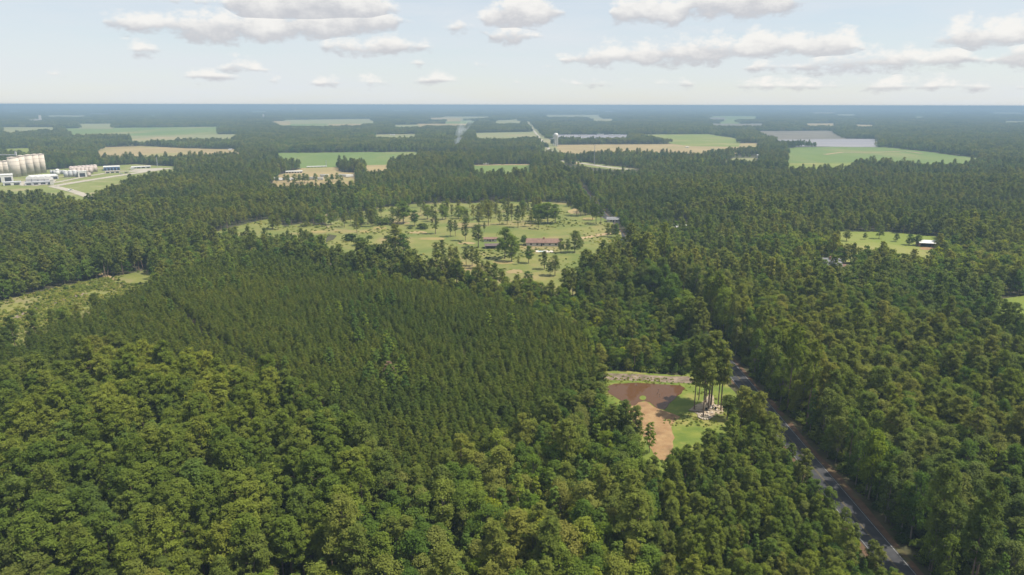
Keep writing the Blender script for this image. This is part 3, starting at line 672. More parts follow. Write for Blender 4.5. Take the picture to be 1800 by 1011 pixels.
# plantation rows
gx, gy = np.meshgrid(np.arange(-330, 60, 2.05), np.arange(120, 560, 1.95)); x, y = gx.ravel(), gy.ravel()
an = math.radians(14); x, y = x * math.cos(an) - (y - 300) * math.sin(an), 300 + x * math.sin(an) + (y - 300) * math.cos(an)
x = x + rng.uniform(-1.1, 1.1, len(x)); y = y + rng.uniform(-1.1, 1.1, len(y))
k = pip(x, y, PLANT) & ~pip(x, y, MATURE) & clear(x, y) & half_ok(x, y) & (rng.random(len(x)) > .05) & (vnoise(x, y, 7, 21) > .10); px_, py_ = x[k], y[k]
spn = np.where((vnoise(px_, py_, 16, 3) > .80) & (rng.random(len(px_)) < .12), 'young', 'plant')
put(px_[spn == 'plant'], py_[spn == 'plant'], 'plant', 'plantation', .68, .92); put(px_[spn == 'young'], py_[spn == 'young'], 'young', 'plantation', .8, 1.0)
# mature pines
x, y = grid(60, R1, 5.0, .48); k = pip(x, y, MATURE) & clear(x, y) & (rng.random(len(x)) > .10); put(x[k], y[k], 'pine', 'mature', .58, .98)
x, y = grid(60, R1, 6.5); k = pip(x, y, MATURE) & clear(x, y); put(x[k], y[k], choose(k.sum(), {'young': .4, 'pine_dark': .4, 'bright': .12}), 'mature', .45, .62)
# mixed woods
x, y = grid(60, R1, 4.3)
k = clear(x, y) & ~pip(x, y, PLANT) & ~pip(x, y, MATURE); x, y = x[k], y[k]
done = np.zeros(len(x), bool)
for reg, pg, tab, lo, hi, hs in (('centre', CENTRE, {'broad': .46, 'bright': .13, 'young': .22, 'grey': .10, 'pine_dark': .09}, .56, .98, .98),
                        ('pondside', CRIGHT, {'pine': .34, 'young': .20, 'broad': .16, 'bright': .06, 'grey': .10, 'pine_dark': .14}, .34, .56, 1.05),
                        ('strip', STRIPH, {'broad': .52, 'young': .16, 'bright': .14, 'pine_dark': .18}, .42, .68, .85),
                        ('corner', BL, {'pine': .25, 'pine_dark': .4, 'young': .18, 'bright': .08, 'broad': .1}, .6, .8, 1.0)):
    k = pip(x, y, pg) & ~done; done |= k
    if reg == 'pondside':
        x2, y2 = grid(60, 300, 2.9); k2 = pip(x2, y2, pg) & clear(x2, y2); put(x2[k2], y2[k2], choose(k2.sum(), tab), reg, lo, hi, hs)
    else: put(x[k], y[k], choose(k.sum(), tab), reg, lo, hi, hs)
k = ~done & (x > RX); xx, yy = x[k], y[k]; nz = vnoise(xx, yy, 45, 5)
a_ = choose(len(xx), {'grey': .46, 'broad': .32, 'pine_dark': .07, 'young': .09, 'bright': .06}); b_ = choose(len(xx), {'grey': .40, 'broad': .30, 'pine_dark': .18, 'pine': .05, 'young': .07})
put(xx, yy, np.where(nz > .55, b_, a_), 'across', .52, .90, .98)
k = ~done & (x <= RX); xx, yy = x[k], y[k]; nz = vnoise(xx, yy, 60, 6)
a_ = choose(len(xx), {'grey': .2, 'broad': .48, 'pine_dark': .18, 'young': .09, 'bright': .05}); b_ = choose(len(xx), {'grey': .15, 'broad': .25, 'pine_dark': .5, 'young': .1})
put(xx, yy, np.where(nz > .5, b_, a_), 'beyond', .55, .90, .95)

# ---- trees of the pasture and around the pond, one by one
special = []      # px_base, py_base, height in px, shape, leaf, width factor, label
def zp(zx, zy, zh, *r): special.append((600 + zx / 3.6, 340 + zy / 3.6, zh / 3.6) + r)
PL = 'lone pine with layered boughs in the dry pasture'; BLB = 'dark round bush standing in the pasture grass'
for q in [(100, 265, 135), (690, 277, 108), (722, 272, 100), (785, 302, 145), (597, 258, 150), (575, 180, 100), (930, 205, 140), (945, 180, 110), (1000, 200, 95), (1050, 198, 110), (1118, 217, 140), (1150, 185, 105), (1078, 175, 110),
          (870, 218, 150), (890, 165, 120), (835, 172, 100), (795, 225, 120), (1200, 212, 105), (1180, 130, 90), (980, 110, 90), (1030, 120, 95), (810, 95, 80), (905, 245, 60), (700, 150, 80), (1590, 170, 110), (60, 190, 80), (120, 200, 110), (20, 215, 90)]:
    zp(*q, 'field_pine', 'pine_dark', .9, PL)
for q in [(600, 432, 125), (640, 440, 150), (690, 445, 110), (728, 443, 105)]: zp(*q, 'field_pine', 'pine_dark', 1.1, 'dark pine of the clump by the bare ground below the long house')
for q in [(790, 458, 115), (828, 462, 122), (858, 478, 125), (893, 495, 70)]: zp(*q, 'field_pine', 'pine_dark', 1.1, 'gaunt pine of the open group below the dark carport roof')
zp(866, 346, 145, 'field_pine', 'pine_dark', 1.25, 'bushy dark pine before the dark carport roof')
zp(345, 402, 205, 'field_pine', 'pine_dark', 1.1, 'tall pine rising above the dense dark thicket in the pasture')
zp(395, 408, 150, 'broad', 'broad', 1.1, 'dense dark broadleaf tree beside bare earth in the pasture'); zp(318, 388, 115, 'broad', 'broad', 1.1, 'low broadleaf tree joined to the dense dark pasture thicket')
for q in [(55, 300, 46), (125, 328, 62), (265, 200, 42), (226, 187, 40), (302, 187, 45), (508, 223, 40), (262, 365, 26), (182, 285, 20), (300, 285, 26), (435, 225, 20), (1010, 60, 26)]: zp(*q, 'bush', 'under', 1, BLB)
for q in [(392, 193, 145), (466, 207, 100), (640, 168, 95), (660, 165, 80), (742, 162, 85), (770, 150, 70), (545, 165, 90)]: zp(*q, 'broad', 'broad', 1.1, 'broadleaf tree of the loose belt across the upper pasture')
zp(1035, 415, 198, 'broad', 'broad', 1.0, 'big deep green broadleaf tree behind the dark carport roof'); zp(1078, 433, 170, 'broad', 'broad', .9, 'dark broadleaf tree casting a round shadow beside bare soil'); zp(1095, 380, 110, 'broad', 'broad', .9, 'leafy tree between the carport and the long brown roof')
zp(1155, 327, 64, 'broad', 'broad', 1.2, 'round dark tree at the gable of the long brown-roofed house')
zp(1185, 443, 112, 'broad', 'broad', .9, 'small broadleaf tree in front of the pale pool terrace'); zp(1120, 452, 60, 'field_pine', 'grey', .7, 'thin sparse tree in the grass before the pool terrace')
zp(1285, 482, 120, 'field_pine', 'pine_dark', 1.2, 'pine beside the pool terrace fence'); zp(1352, 522, 130, 'field_pine', 'pine_dark', 1.25, 'low bushy pine below the pool terrace'); zp(1320, 525, 90, 'field_pine', 'pine_dark', 1.2, 'small pine below the pool terrace')
for q in [(1390, 378, 95), (1432, 380, 92), (1478, 375, 140), (1508, 350, 75)]: zp(*q, 'broad', 'grey', .85, 'grey-green tree at the end of the long brown-roofed house')
for q in [(1262, 192, 125), (1308, 194, 135), (1352, 190, 120), (1230, 178, 105), (1285, 160, 100)]: zp(*q, 'broad', 'broad', 1.15, 'spreading oak of the dense dark grove in the pasture')
zp(1246, 228, 90, 'field_pine', 'pine_dark', .9, 'leaning pine before the dense dark grove')
for q in [(1490, 140, 125), (1515, 146, 130), (1545, 140, 125), (1535, 120, 110), (1612, 190, 120), (1642, 200, 135)]: zp(*q, 'field_pine', 'pine', 1.0, 'tall pine of the bare-floored group beside the road')
for q in [(1686, 274, 85), (1738, 278, 90), (1715, 262, 70)]: zp(*q, 'broad', 'grey', .9, 'small tree where the sandy driveway meets the road')
for q in [(1545, 486, 100), (1640, 478, 125), (1700, 452, 105), (1600, 500, 100), (1680, 500, 90)]: zp(*q, 'broad', 'broad', 1.25, 'rounded oak at the lower edge of the pasture lawn')
for q in [(180, 415, 50), (430, 440, 60), (560, 470, 60), (1010, 545, 70), (1180, 560, 70)]: zp(*q, 'broad', 'broad', 1.3, 'low leafy tree on the wood edge below the pasture')
for q in [(478, 321, 13), (487, 322, 15), (501, 321, 14), (507, 322.5, 15), (519, 322, 16), (527, 321, 15), (535, 322, 17), (541, 321.5, 15), (555, 322, 17), (575, 321, 14), (584, 319, 13), (593, 319, 15), (600, 321, 13)]:
    special.append((*q, 'broad', 'broad', 1.0, 'round dark tree among the white trailers of the compound'))
pr = random.Random(5)
for k in range(46):
    cx_, cy_, sx_, sy_ = pr.choice([(650, 383, 45, 6), (720, 392, 40, 6), (770, 372, 40, 8), (830, 372, 45, 10), (880, 380, 45, 10), (930, 368, 30, 6), (640, 395, 30, 5), (870, 366, 60, 5), (560, 395, 40, 6), (480, 400, 40, 5)])
    px__ = pr.gauss(cx_, sx_ * .5); py__ = pr.gauss(cy_, sy_ * .5); f_ = (py__ - 250) / 150
    if pr.random() < .6: special.append((px__, py__, pr.uniform(24, 36) * f_, 'field_pine', 'pine_dark', .95, PL))
    else: special.append((px__, py__, pr.uniform(14, 26) * f_, 'broad', 'broad', 1.1, 'broadleaf tree of the loose belt across the upper pasture'))
# tall pines by the pond (base px, height px)
for bx, by, h in [(1236, 734, 128), (1245, 719, 132), (1240, 708, 108), (1220, 720, 100), (1249, 717, 142), (1228, 704, 96), (1262, 714, 98), (1267, 722, 112)]:
    special.append((bx, by, h, 'pine', 'pine_dark', .95, 'tall bare-trunked pine over the sandy ground beside the pond'))
special.append((1278, 738, 46, 'broad', 'grey', 1.3, 'wide grey-green bush beside the sandy ground by the pond'))
special.append((1284, 742, 42, 'young', 'bright', .9, 'small yellow-green sapling at the edge of the pond clearing'))
special.append((1141, 796, 58, 'young', 'young', 1.1, 'pointed dark green tree standing in the bare ground gap before the pond'))
for bx, by, h, sh, lf, lb in [(1472, 414, 26, 'broad', 'grey', 'rounded tree at the end of the small bright meadow'), (1520, 421, 12, 'broad', 'under', 'lone small round tree on the bright meadow'), (1545, 420, 24, 'broad', 'broad', 'lone tall dark tree on the bright meadow'),
                      (1575, 425, 14, 'broad', 'grey', 'low tree at the front of the bright meadow'), (1598, 431, 20, 'broad', 'broad', 'tree beside the white-roofed shed on the meadow'), (1612, 432, 20, 'broad', 'broad', 'tree close to the white-roofed shed on the meadow'), (1488, 424, 20, 'broad', 'grey', 'tree at the front edge of the small bright meadow'),
                      (1764, 547, 22, 'broad', 'broad', 'small dark tree on the mown slope among woods')]:
    special.append((bx, by, h, sh, lf, 1.15, lb))
BASEH = {}
def shape_height(kind, seed):
    if (kind, seed) not in BASEH: BASEH[(kind, seed)] = float(tree_shape(kind, seed, 2)[0][:, 2].max())
    return BASEH[(kind, seed)]
NAMES = {'pine': 'pine_tree', 'field_pine': 'pine_tree', 'plant': 'plantation_pine', 'broad': 'broadleaf_tree', 'young': 'young_hardwood', 'bush': 'bush'}
CATS = {'pine': 'pine', 'field_pine': 'pine', 'plant': 'pine', 'broad': 'tree', 'young': 'tree', 'bush': 'bush'}
def plant_tree(x, y, shape, seed, leaf, bark, sx, sz, rot, label, group=None):
    e = empty(('bush' if ' bush ' in label else NAMES[shape]), (x, y, 0), rot); e.scale = (sx, sx, sz)
    cm, tm = meshes(shape, seed, leaf, bark)
    link_obj('crown', cm, e); link_obj('trunk', tm, e)
    return tag(e, label, CATS[shape], group or label)
n_special = {}
for i, (bx, by, h, sh, lf, wf_, lb) in enumerate(special):
    x, y = P(bx, by); dep = Vector((x, y, -CAM_H)).dot(cD); hm = h / FPX * dep / cp_
    sd = i % 5; s_ = hm / shape_height(sh, sd)
    plant_tree(x, y, sh, sd, lf, 'bark' if 'pine' in sh else 'bark_grey', max(s_, .3) * wf_ * ((1.15 if sh == 'broad' else 1.35) if by < 500 else 1.0) * rnd.uniform(.92, 1.08), s_, rnd.uniform(0, 6.28), lb)
    n_special[NAMES[sh]] = n_special.get(NAMES[sh], 0) + 1

# ---- keep near trees off buildings and lone trees
KEEP = [(P(1458, 474), 11), (P(1462, 478), 10), (P(1196, 404), 9), (P(1635, 430), 14), (P(1190, 770), 0)]
def roadside(c):
    d = RX - 3.3 - c[0]
    if 0 < d < 16 and c[1] < 270:
        f = min(1.0, max(.22, d * 1.6 / (18 * c[5]))); return c[:4] + (c[4] * max(f, .45), c[5] * f) + c[6:]
    if c[1] >= 262 and -14 < c[0] - RX < 0: return c[:4] + (c[4] * 1.25, c[5] * 1.45) + c[6:]
    if c[0] > RX and c[0] < RX + 16: return c[:4] + (c[4] * 1.05, c[5] * (1.6 if c[0] < RX + 10 else 1.3)) + c[6:]
    return c
cand = [roadside(c) for c in cand]
cand = [c for c in cand if all((c[0] - q[0][0]) ** 2 + (c[1] - q[0][1]) ** 2 > q[1] ** 2 for q in KEEP)]

LAB = {
 ('pine', 'mature'): 'tall olive-green pine in the mature stand below the dark plantation', ('pine', 'pondside'): 'young olive pine in the low woods between pond and road',
 ('plant', 'plantation'): 'slim dark pine in the dense plantation rows', ('young', 'plantation'): 'pale green young tree grown up among the plantation pines',
 ('pine_dark', 'across'): 'dark pine in the mixed woods across the road from the pond', ('pine', 'across'): 'olive pine in the mixed woods across the road from the pond',
 ('grey', 'across'): 'grey-green rounded tree in the woods across the road from the pond', ('broad', 'across'): 'deep green broadleaf tree in the woods across the road from the pond',
 ('bright', 'across'): 'bright yellow-green tree in the woods across the road from the pond', ('young', 'across'): 'fresh green pointed tree in the woods across the road from the pond',
}
WHERE = {'mature': 'under the mature olive pines', 'centre': 'in the mixed hollow between pond and mature pines', 'pondside': 'in the low woods between pond and road', 'strip': 'in the leafy belt between pasture and plantation',
         'corner': 'in the young growth below the mature pines', 'across': 'in the woods across the road from the pond', 'beyond': 'in the woods around the clear-cut and pasture', 'plantation': 'among the plantation pines'}
WHAT = {'pine': 'olive pine', 'pine_dark': 'dark green pine', 'plant': 'slim dark pine', 'broad': 'deep green broadleaf tree', 'grey': 'grey-green rounded tree', 'bright': 'yellow-green leafy tree', 'young': 'fresh green pointed tree'}
by_kind = {}
for c in cand: by_kind.setdefault(NAMES[SP[c[2]][0]], []).append(c)
LIMIT = 300
masses = {}
for kn, lst in by_kind.items():
    def size(c):
        vis = in_frame(c[0], c[1], 11 * c[5], -4)
        return (c[5] / math.hypot(c[0], c[1])) if vis else 0
    lst.sort(key=size, reverse=True)
    nn = LIMIT - n_special.get(kn, 0)
    for c in lst[:nn]:
        shape, leaf, bark, ns = SP[c[2]]
        lb = LAB.get((c[2], c[7])) or (WHAT[c[2]] + ' ' + WHERE[c[7]])
        plant_tree(c[0], c[1], shape, c[3] % ns, leaf, bark, c[4], c[5], c[6], lb)
    masses.setdefault(kn, []).extend((c[0], c[1], c[2], c[3] % SP[c[2]][3], c[4], c[5], c[6], 0 if math.hypot(c[0], c[1]) < 380 else 1) for c in lst[nn:])

# ---- middle distance, single trees
x, y = grid(R1, 1500, 5.0)
k = clear(x, y) & ~pip(x, y, PLANT); x, y = x[k], y[k]
pf = np.zeros(len(x), bool)
for pg in PINE_FAR: pf |= pip(x, y, pg)
nz = vnoise(x, y, 110, 8) * .6 + vnoise(x, y, 40, 9) * .4
a_ = choose(len(x), {'grey': .25, 'broad': .5, 'pine_dark': .12, 'young': .05, 'bright': .08}); b_ = choose(len(x), {'grey': .27, 'broad': .27, 'pine_dark': .36, 'pine': .10}); c_ = choose(len(x), {'pine_dark': .54, 'grey': .26, 'pine': .12, 'broad': .08})
hn = vnoise(x, y, 75, 51)
sp_arr = np.where(pf, c_, np.where(nz > .52, b_, a_))
for i in range(len(x)):
    if x[i] > RX and y[i] < 620 and sp_arr[i] == 'pine_dark' and rng.random() < .65: sp_arr[i] = 'grey'
    s_ = rng.uniform(.52, .86) * (.74 + .5 * hn[i]); masses[NAMES[SP[sp_arr[i]][0]]].append((x[i], y[i], sp_arr[i], int(rng.integers(0, 100)) % SP[sp_arr[i]][3], s_, s_ * rng.uniform(.84, 1.06), rng.uniform(0, 6.28), 1 if y[i] < 1100 else 1))
MLAB = {'pine_tree': ('pine_forest', 'dark pine woods spreading away to the open fields', 'forest'), 'plantation_pine': ('pine_plantation', 'dense dark rows of plantation pines behind the mature stand', 'plantation'),
        'broadleaf_tree': ('broadleaf_forest', 'rounded leafy woods around pasture and road', 'forest'), 'young_hardwood': ('young_hardwood_growth', 'fresh green young trees filling the mixed woods', 'young growth')}
for kn, lst in masses.items():
    keys, arr = {}, []
    protos = []
    for (x_, y_, sp, sd, s1, s2, rt, lod) in lst:
        kk = (sp, sd, lod)
        if kk not in keys: keys[kk] = len(protos); protos.append(joined(SP[sp][0], sd, SP[sp][1], SP[sp][2], lod))
        arr.append((x_, y_, 0, rt, s1, s2, keys[kk]))
    scatter(MLAB[kn][0], arr, protos, MLAB[kn][1], MLAB[kn][2])

# ---- bushes under and between the trees, brush on the clear-cut
x, y = grid(70, 430, 3.0); k = clear(x, y) & ~pip(x, y, PLANT); x, y = x[k], y[k]
protos = [joined('bush', s, 'under', 'bark_grey', 0 if s < 4 else 1) for s in range(4)]
scatter('undergrowth', np.stack([x, y, 0 * x, rng.uniform(0, 6.28, len(x)), rng.uniform(.8, 1.7, len(x)), rng.uniform(.8, 2.0, len(x)), rng.integers(0, 4, len(x))], 1), protos, 'dark leafy undergrowth on the forest floor', 'undergrowth')
x, y = grid(150, 700, 1.9); k = pip(x, y, CUT) & (vnoise(x, y, 14, 4) + rng.uniform(-.3, .3, len(x)) > .38); x, y = x[k], y[k]
protos = [joined('bush', s, 'brush', 'bark_grey', 1) for s in range(3)] + [joined('bush', s, 'under', 'bark_grey', 1) for s in range(2)]
scatter('brush', np.stack([x, y, 0 * x, rng.uniform(0, 6.28, len(x)), rng.uniform(.35, 1.0, len(x)), rng.uniform(.3, .9, len(x)), np.where(rng.random(len(x)) < .86, rng.integers(0, 3, len(x)), rng.integers(3, 5, len(x)))], 1), protos, 'low yellow-green brush on the clear-cut strip', 'brush')

x, y = grid(150, 330, 1.3); k = pip(x, y, LAWN) & ~pip(x, y, POND) & (vnoise(x, y, 6, 41) + rng.uniform(-.25, .25, len(x)) > .74); x, y = x[k], y[k]
scatter('grass_tufts', np.stack([x, y, 0 * x, rng.uniform(0, 6.28, len(x)), rng.uniform(.15, .45, len(x)), rng.uniform(.1, .4, len(x)), rng.integers(0, 3, len(x))], 1), protos[:3], 'rough grass tufts around the muddy pond', 'grass')
x, y = grid(400, 760, 4.0); k = (pip(x, y, PAST) | pip(x, y, P2)) & (vnoise(x, y, 22, 43) + rng.uniform(-.2, .2, len(x)) > .74); x, y = x[k], y[k]
scatter('pasture_weeds', np.stack([x, y, 0 * x, rng.uniform(0, 6.28, len(x)), rng.uniform(.4, 1.1, len(x)), rng.uniform(.25, .7, len(x)), rng.integers(0, 5, len(x))], 1), protos, 'patches of taller weeds in the pasture grass', 'weeds')

# ---- far woods: patches of many small trees
def patch(seed, half, n, mix, lod=2):
    r = np.random.default_rng(seed); V, Fs, mi = [], [], []; base = 0
    mats = [M['pine_dark'], M['broad'], M['grey'], M['plant']]
    for i in range(n):
        sp = mix[int(r.integers(0, len(mix)))]; kind = {0: 'pine', 1: 'broad', 2: 'broad', 3: 'plant'}[sp]
        v, f, wv, wf = tree_shape(kind, int(r.integers(0, 5)), lod)
        s_ = r.uniform(.55, .9); a = r.uniform(0, 6.28)
        q = v * np.array([s_, s_, s_ * (.86 if kind == 'pine' else 1)]); q = np.stack([q[:, 0] * math.cos(a) - q[:, 1] * math.sin(a), q[:, 0] * math.sin(a) + q[:, 1] * math.cos(a), q[:, 2]], 1) + np.array([r.uniform(-half, half), r.uniform(-half, half), 0])
        V.append(q); Fs.append(f + base); base += len(v); mi.append(np.full(len(f), sp))
    return mesh_np('patch', np.vstack(V), np.vstack(Fs), mats, np.concatenate(mi))
MIX = [(0, 0, 0, 2), (0, 1, 1, 2), (3, 3, 0, 0), (1, 1, 2, 2)]
small = [patch(100 + i, 10.5, 18, MIX[i % 4]) for i in range(8)]; big = [patch(200 + i, 32, 140, MIX[i % 4]) for i in range(4)]
arr = []
def far_ring(r0, r1, s, off, nk, sx, sz):
    x, y = grid(r0, r1, s, .3); k = clear(x, y); x, y = x[k], y[k]
    nz = vnoise(x, y, 420, 12) * .65 + vnoise(x, y, 130, 13) * .35
    t_ = np.digitize(nz, [.4, .52, .62]); t_ = np.array([1, 0, 3, 2])[t_]
    t_ = np.where(rng.random(len(x)) < .2, rng.integers(0, 4, len(x)), t_)
    idx = off + (t_ + 4 * rng.integers(0, nk // 4, len(x)))
    for i in range(len(x)): arr.append((x[i], y[i], 0, int(rng.integers(0, 4)) * math.pi / 2, sx * rng.uniform(.95, 1.1), sz * rng.uniform(.85, 1.1), idx[i]))
far_ring(1500, 4300, 20, 0, 8, 1, 1); far_ring(4300, 13000, 60, 8, 4, 1, 1); far_ring(13000, 32000, 170, 8, 4, 2.8, 1.1)
scatter('distant_forest', arr, small + big, 'blue-green distant forest reaching to the horizon', 'forest')
print('TREES cand', len(cand), {k: len(v) for k, v in masses.items()}, 'far', len(arr))


# ------------------------------------------------------------------ buildings
M['silo'] = surf_mat('silo_concrete', (0.50, 0.44, 0.375), (0.60, 0.54, 0.47), 0.25, (0.44, 0.39, 0.34), 0.12, stretch=(1, 1, .15))
M['silo_band'] = surf_mat('silo_band', (0.36, 0.31, 0.27), (0.44, 0.38, 0.33), 0.4)
M['white_metal'] = surf_mat('white_sheet_metal', (0.544, 0.544, 0.528), (0.624, 0.616, 0.600), 0.2, (0.480, 0.464, 0.440), 0.1, rough=.5)
M['grey_metal'] = surf_mat('grey_sheet_metal', (0.33, 0.34, 0.36), (0.44, 0.44, 0.46), 0.2, rough=.5)
M['pink_tank'] = surf_mat('faded_tank_paint', (0.450, 0.375, 0.345), (0.525, 0.458, 0.427), 0.2, (0.375, 0.270, 0.232), 0.2)
M['blue_metal'] = surf_mat('blue_sheet_metal', (0.10, 0.16, 0.33), (0.14, 0.21, 0.40), 0.3, rough=.5)
M['dark'] = surf_mat('dark_opening', (0.03, 0.03, 0.035), (0.05, 0.05, 0.055), 0.5)
M['glass'] = surf_mat('window_glass', (0.03, 0.035, 0.04), (0.05, 0.055, 0.06), 0.5, rough=.1, spec=.5)
M['brown_roof'] = surf_mat('brown_shingle', (0.155, 0.095, 0.075), (0.21, 0.135, 0.105), 0.8, (0.13, 0.08, 0.065), 0.3)
M['grey_roof'] = surf_mat('grey_shingle', (0.15, 0.15, 0.16), (0.22, 0.22, 0.23), 0.8)
M['dark_roof'] = surf_mat('dark_shingle', (0.09, 0.07, 0.07), (0.14, 0.11, 0.105), 0.8)
M['brick'] = surf_mat('red_brick', (0.26, 0.13, 0.09), (0.34, 0.19, 0.13), 2.0)
M['white_wall'] = surf_mat('pale_siding', (0.440, 0.424, 0.392), (0.528, 0.512, 0.480), 0.6)
M['pool'] = surf_mat('pale_paving', (0.435, 0.390, 0.330), (0.525, 0.480, 0.420), 0.5)
M['rock'] = surf_mat('pale_rock', (0.38, 0.32, 0.26), (0.55, 0.48, 0.40), 1.2)
M['wood_grey'] = surf_mat('weathered_wood', (0.24, 0.19, 0.15), (0.36, 0.3, 0.25), 1.5)

def face_rot(x, y): return -math.atan2(x, y)      # local -Y looks back towards the open side
def gable_house(name, px, py, L, Wd, hw, rise, wall, roof, label, cat='house', rz=0.0, windows=3, door=True, chimney=False, over=.5, open_front=False):
    x, y = P(px, py); e = tag(empty(name, (x, y, 0), face_rot(x, y) + rz), label, cat)
    if open_front:
        w = MB().box(-L / 2, L / 2, Wd / 2 - .2, Wd / 2, 0, hw); w.box(-L / 2, -L / 2 + .2, -Wd / 2, Wd / 2 - .21, 0, hw); w.box(L / 2 - .2, L / 2, -Wd / 2, Wd / 2 - .21, 0, hw); w.build('wall', M[wall], e)
        n = max(2, int(L / 6))
        for i in range(n + 1):
            xx = -L / 2 + .4 + (L - .8) * i / n; MB().box(xx - .15, xx + .15, -Wd / 2 + .01, -Wd / 2 + .3, 0, hw - .01).build('post', M['wood_grey'], e)
    else:
        MB().box(-L / 2, L / 2, -Wd / 2, Wd / 2, 0, hw).build('wall', M[wall], e)
        for i in range(windows):
            xx = -L / 2 + L * (i + .75) / (windows + .5)
            wi = MB().box(xx - .8, xx + .8, -Wd / 2 - .06, -Wd / 2 + .05, hw * .35, hw * .8).build('window', M['white_wall'] if wall != 'white_wall' else M['wood_grey'], e)
            MB().box(xx - .68, xx + .68, -Wd / 2 - .09, -Wd / 2 - .02, hw * .38, hw * .77).build('pane', M['glass'], wi)
        if door: MB().box(-L / 2 + L * .42, -L / 2 + L * .42 + 1.1, -Wd / 2 - .07, -Wd / 2 + .05, .02, hw * .8).build('door', M['dark'], e)
    r = MB(); o_v = over
    prof = [(-Wd / 2 - o_v, hw - .1), (0, hw + rise), (Wd / 2 + o_v, hw - .1), (Wd / 2 + o_v, hw - .32), (0, hw + rise - .22), (-Wd / 2 - o_v, hw - .32)]
    a = [r.bm.verts.new((-L / 2 - o_v, v, z)) for v, z in prof]; b2 = [r.bm.verts.new((L / 2 + o_v, v, z)) for v, z in prof]
    for i in range(6): r.bm.faces.new((a[i], b2[i], b2[(i + 1) % 6], a[(i + 1) % 6]))
    for c in (a, b2): r.bm.faces.new((c[0], c[1], c[4], c[5])); r.bm.faces.new((c[1], c[2], c[3], c[4]))
    rf = r.build('roof', M[roof], e)
    g = MB()
    for xx in (-L / 2 + .02, L / 2 - .02): g.poly([(xx, -Wd / 2, hw), (xx, Wd / 2, hw), (xx, 0, hw + rise - .25)])
    g.build('gable', M[wall], e)
    if chimney: MB().box(-.1, .9, -1.2, -.2, hw, hw + rise + 1.0).build('chimney', M['brick'], rf)
    return e

gable_house('ranch_house', 955, 431, 25, 9.5, 2.8, 2.3, 'white_wall', 'brown_roof', 'long low house with brown shingle roof in the pasture', windows=5, chimney=True, rz=.02)
gable_house('carport', 871, 436, 15, 6.5, 2.4, 1.0, 'wood_grey', 'dark_roof', 'low dark-roofed carport beside the big broadleaf tree', 'carport', rz=.06, open_front=True)
gable_house('outbuilding', 862, 424, 10, 5, 2.2, .9, 'white_wall', 'brown_roof', 'small pale outbuilding behind the dark-roofed carport', 'shed', windows=2)
x, y = P(957, 442.5); e = tag(empty('pool_terrace', (x, y, 0), face_rot(x, y)), 'pale paved terrace with pool before the long house', 'terrace')
MB().box(-6.2, 6.2, -3.2, 3.2, .05, .35).build('paving', M['pool'], e)
m, t = new_mat('pool_water'); b = t.nodes.new('ShaderNodeBsdfPrincipled'); b.inputs['Base Color'].default_value = (0.45, 0.60, 0.62, 1); b.inputs['Roughness'].default_value = .08
o_ = t.nodes.new('ShaderNodeOutputMaterial'); t.links.new(b.outputs[0], o_.inputs[0])
MB().box(-4.6, .8, -1.7, 1.6, .30, .37).build('pool_water', m, e)
for i in range(5): MB().box(-6.1 + i * 3.0, -6.0 + i * 3.0, -3.1, -3.0, .35, 1.45).build('fence_post', M['wood_grey'], e)
MB().box(-6.1, 6.1, -3.09, -3.03, 1.25, 1.35).build('fence_rail', M['wood_grey'], e)
h = gable_house('grey_roofed_house', 1455, 474, 13, 10, 3.4, 4.2, 'brick', 'grey_roof', 'house with steep grey shingle roof among trees', windows=3, rz=.35, chimney=True)
MB().prism([(-3, 3.3), (0, 6.4), (3, 3.3)], -6.6, 0).build('dormer_roof', M['grey_roof'], h)
gable_house('brick_garage', 1471, 476, 9, 6, 2.6, 1.8, 'brick', 'brown_roof', 'low brown-roofed garage beside the steep grey roof', 'garage', rz=.35, windows=1)
gable_house('barn', 1196, 405, 9, 7, 3.2, 1.8, 'brick', 'white_metal', 'small brick barn with pale metal roof in woods', 'barn', windows=2, rz=-.1)
gable_house('metal_shed', 1634, 433, 16, 9, 3.2, 1.4, 'brick', 'white_metal', 'shed with shining white metal roof on the meadow', 'shed', rz=.3, open_front=True)
sheet('bare_patch', wobble([P(1632 + 16 * math.cos(a), 437 + 3 * math.sin(a)) for a in [i * math.pi / 6 for i in range(12)]], 1, 4, 3), 0.14, M['dirt'])
gable_house('roadside_house', 1079, 390, 12, 8, 2.6, 1.8, 'white_wall', 'grey_roof', 'grey-roofed house under trees beside the road', windows=2)

# silos
def silo(px, py, dia_px, h_px, label):
    x, y = P(px, py); s_ = Vector((x, y, -CAM_H)).dot(cD) / FPX; R = dia_px * s_ / 2; Hh = h_px * s_ / cp_
    e = tag(empty('silo', (x, y, 0)), label, 'silo', 'tall beige concrete silos')
    MB().lathe([(R, 0), (R, Hh)], n=28).build('shell', M['silo'], e, True)
    MB().lathe([(R + .25, Hh), (R + .25, Hh + .7), (R * .3, Hh + 1.6), (.4, Hh + 1.7)], n=28).build('roof', M['silo_band'], e, True)
    for k in range(1, 5): MB().lathe([(R + .07, Hh * k / 5), (R + .07, Hh * k / 5 + .3)], n=28).build('hoop', M['silo_band'], e, True)
    return e
SL = 'tall beige concrete silo in the curved row by the works yard'
for q in [(2, 307.5, 11, 22), (12.5, 307, 11, 22)]: silo(*q, 'shorter beige silo next to the widest silo')
silo(28, 311, 17, 32, 'widest beige concrete silo with catwalk on its roof')
for q in [(42, 309.5, 11, 33), (54.5, 307, 12, 32), (66, 305.5, 11, 31.5), (76, 304, 11, 30.5)]: silo(*q, SL)
x0, y0 = P(28, 311); cw = tag(empty('catwalk', (x0, y0, 0)), 'grey conveyor catwalk on top of the widest silo', 'catwalk')
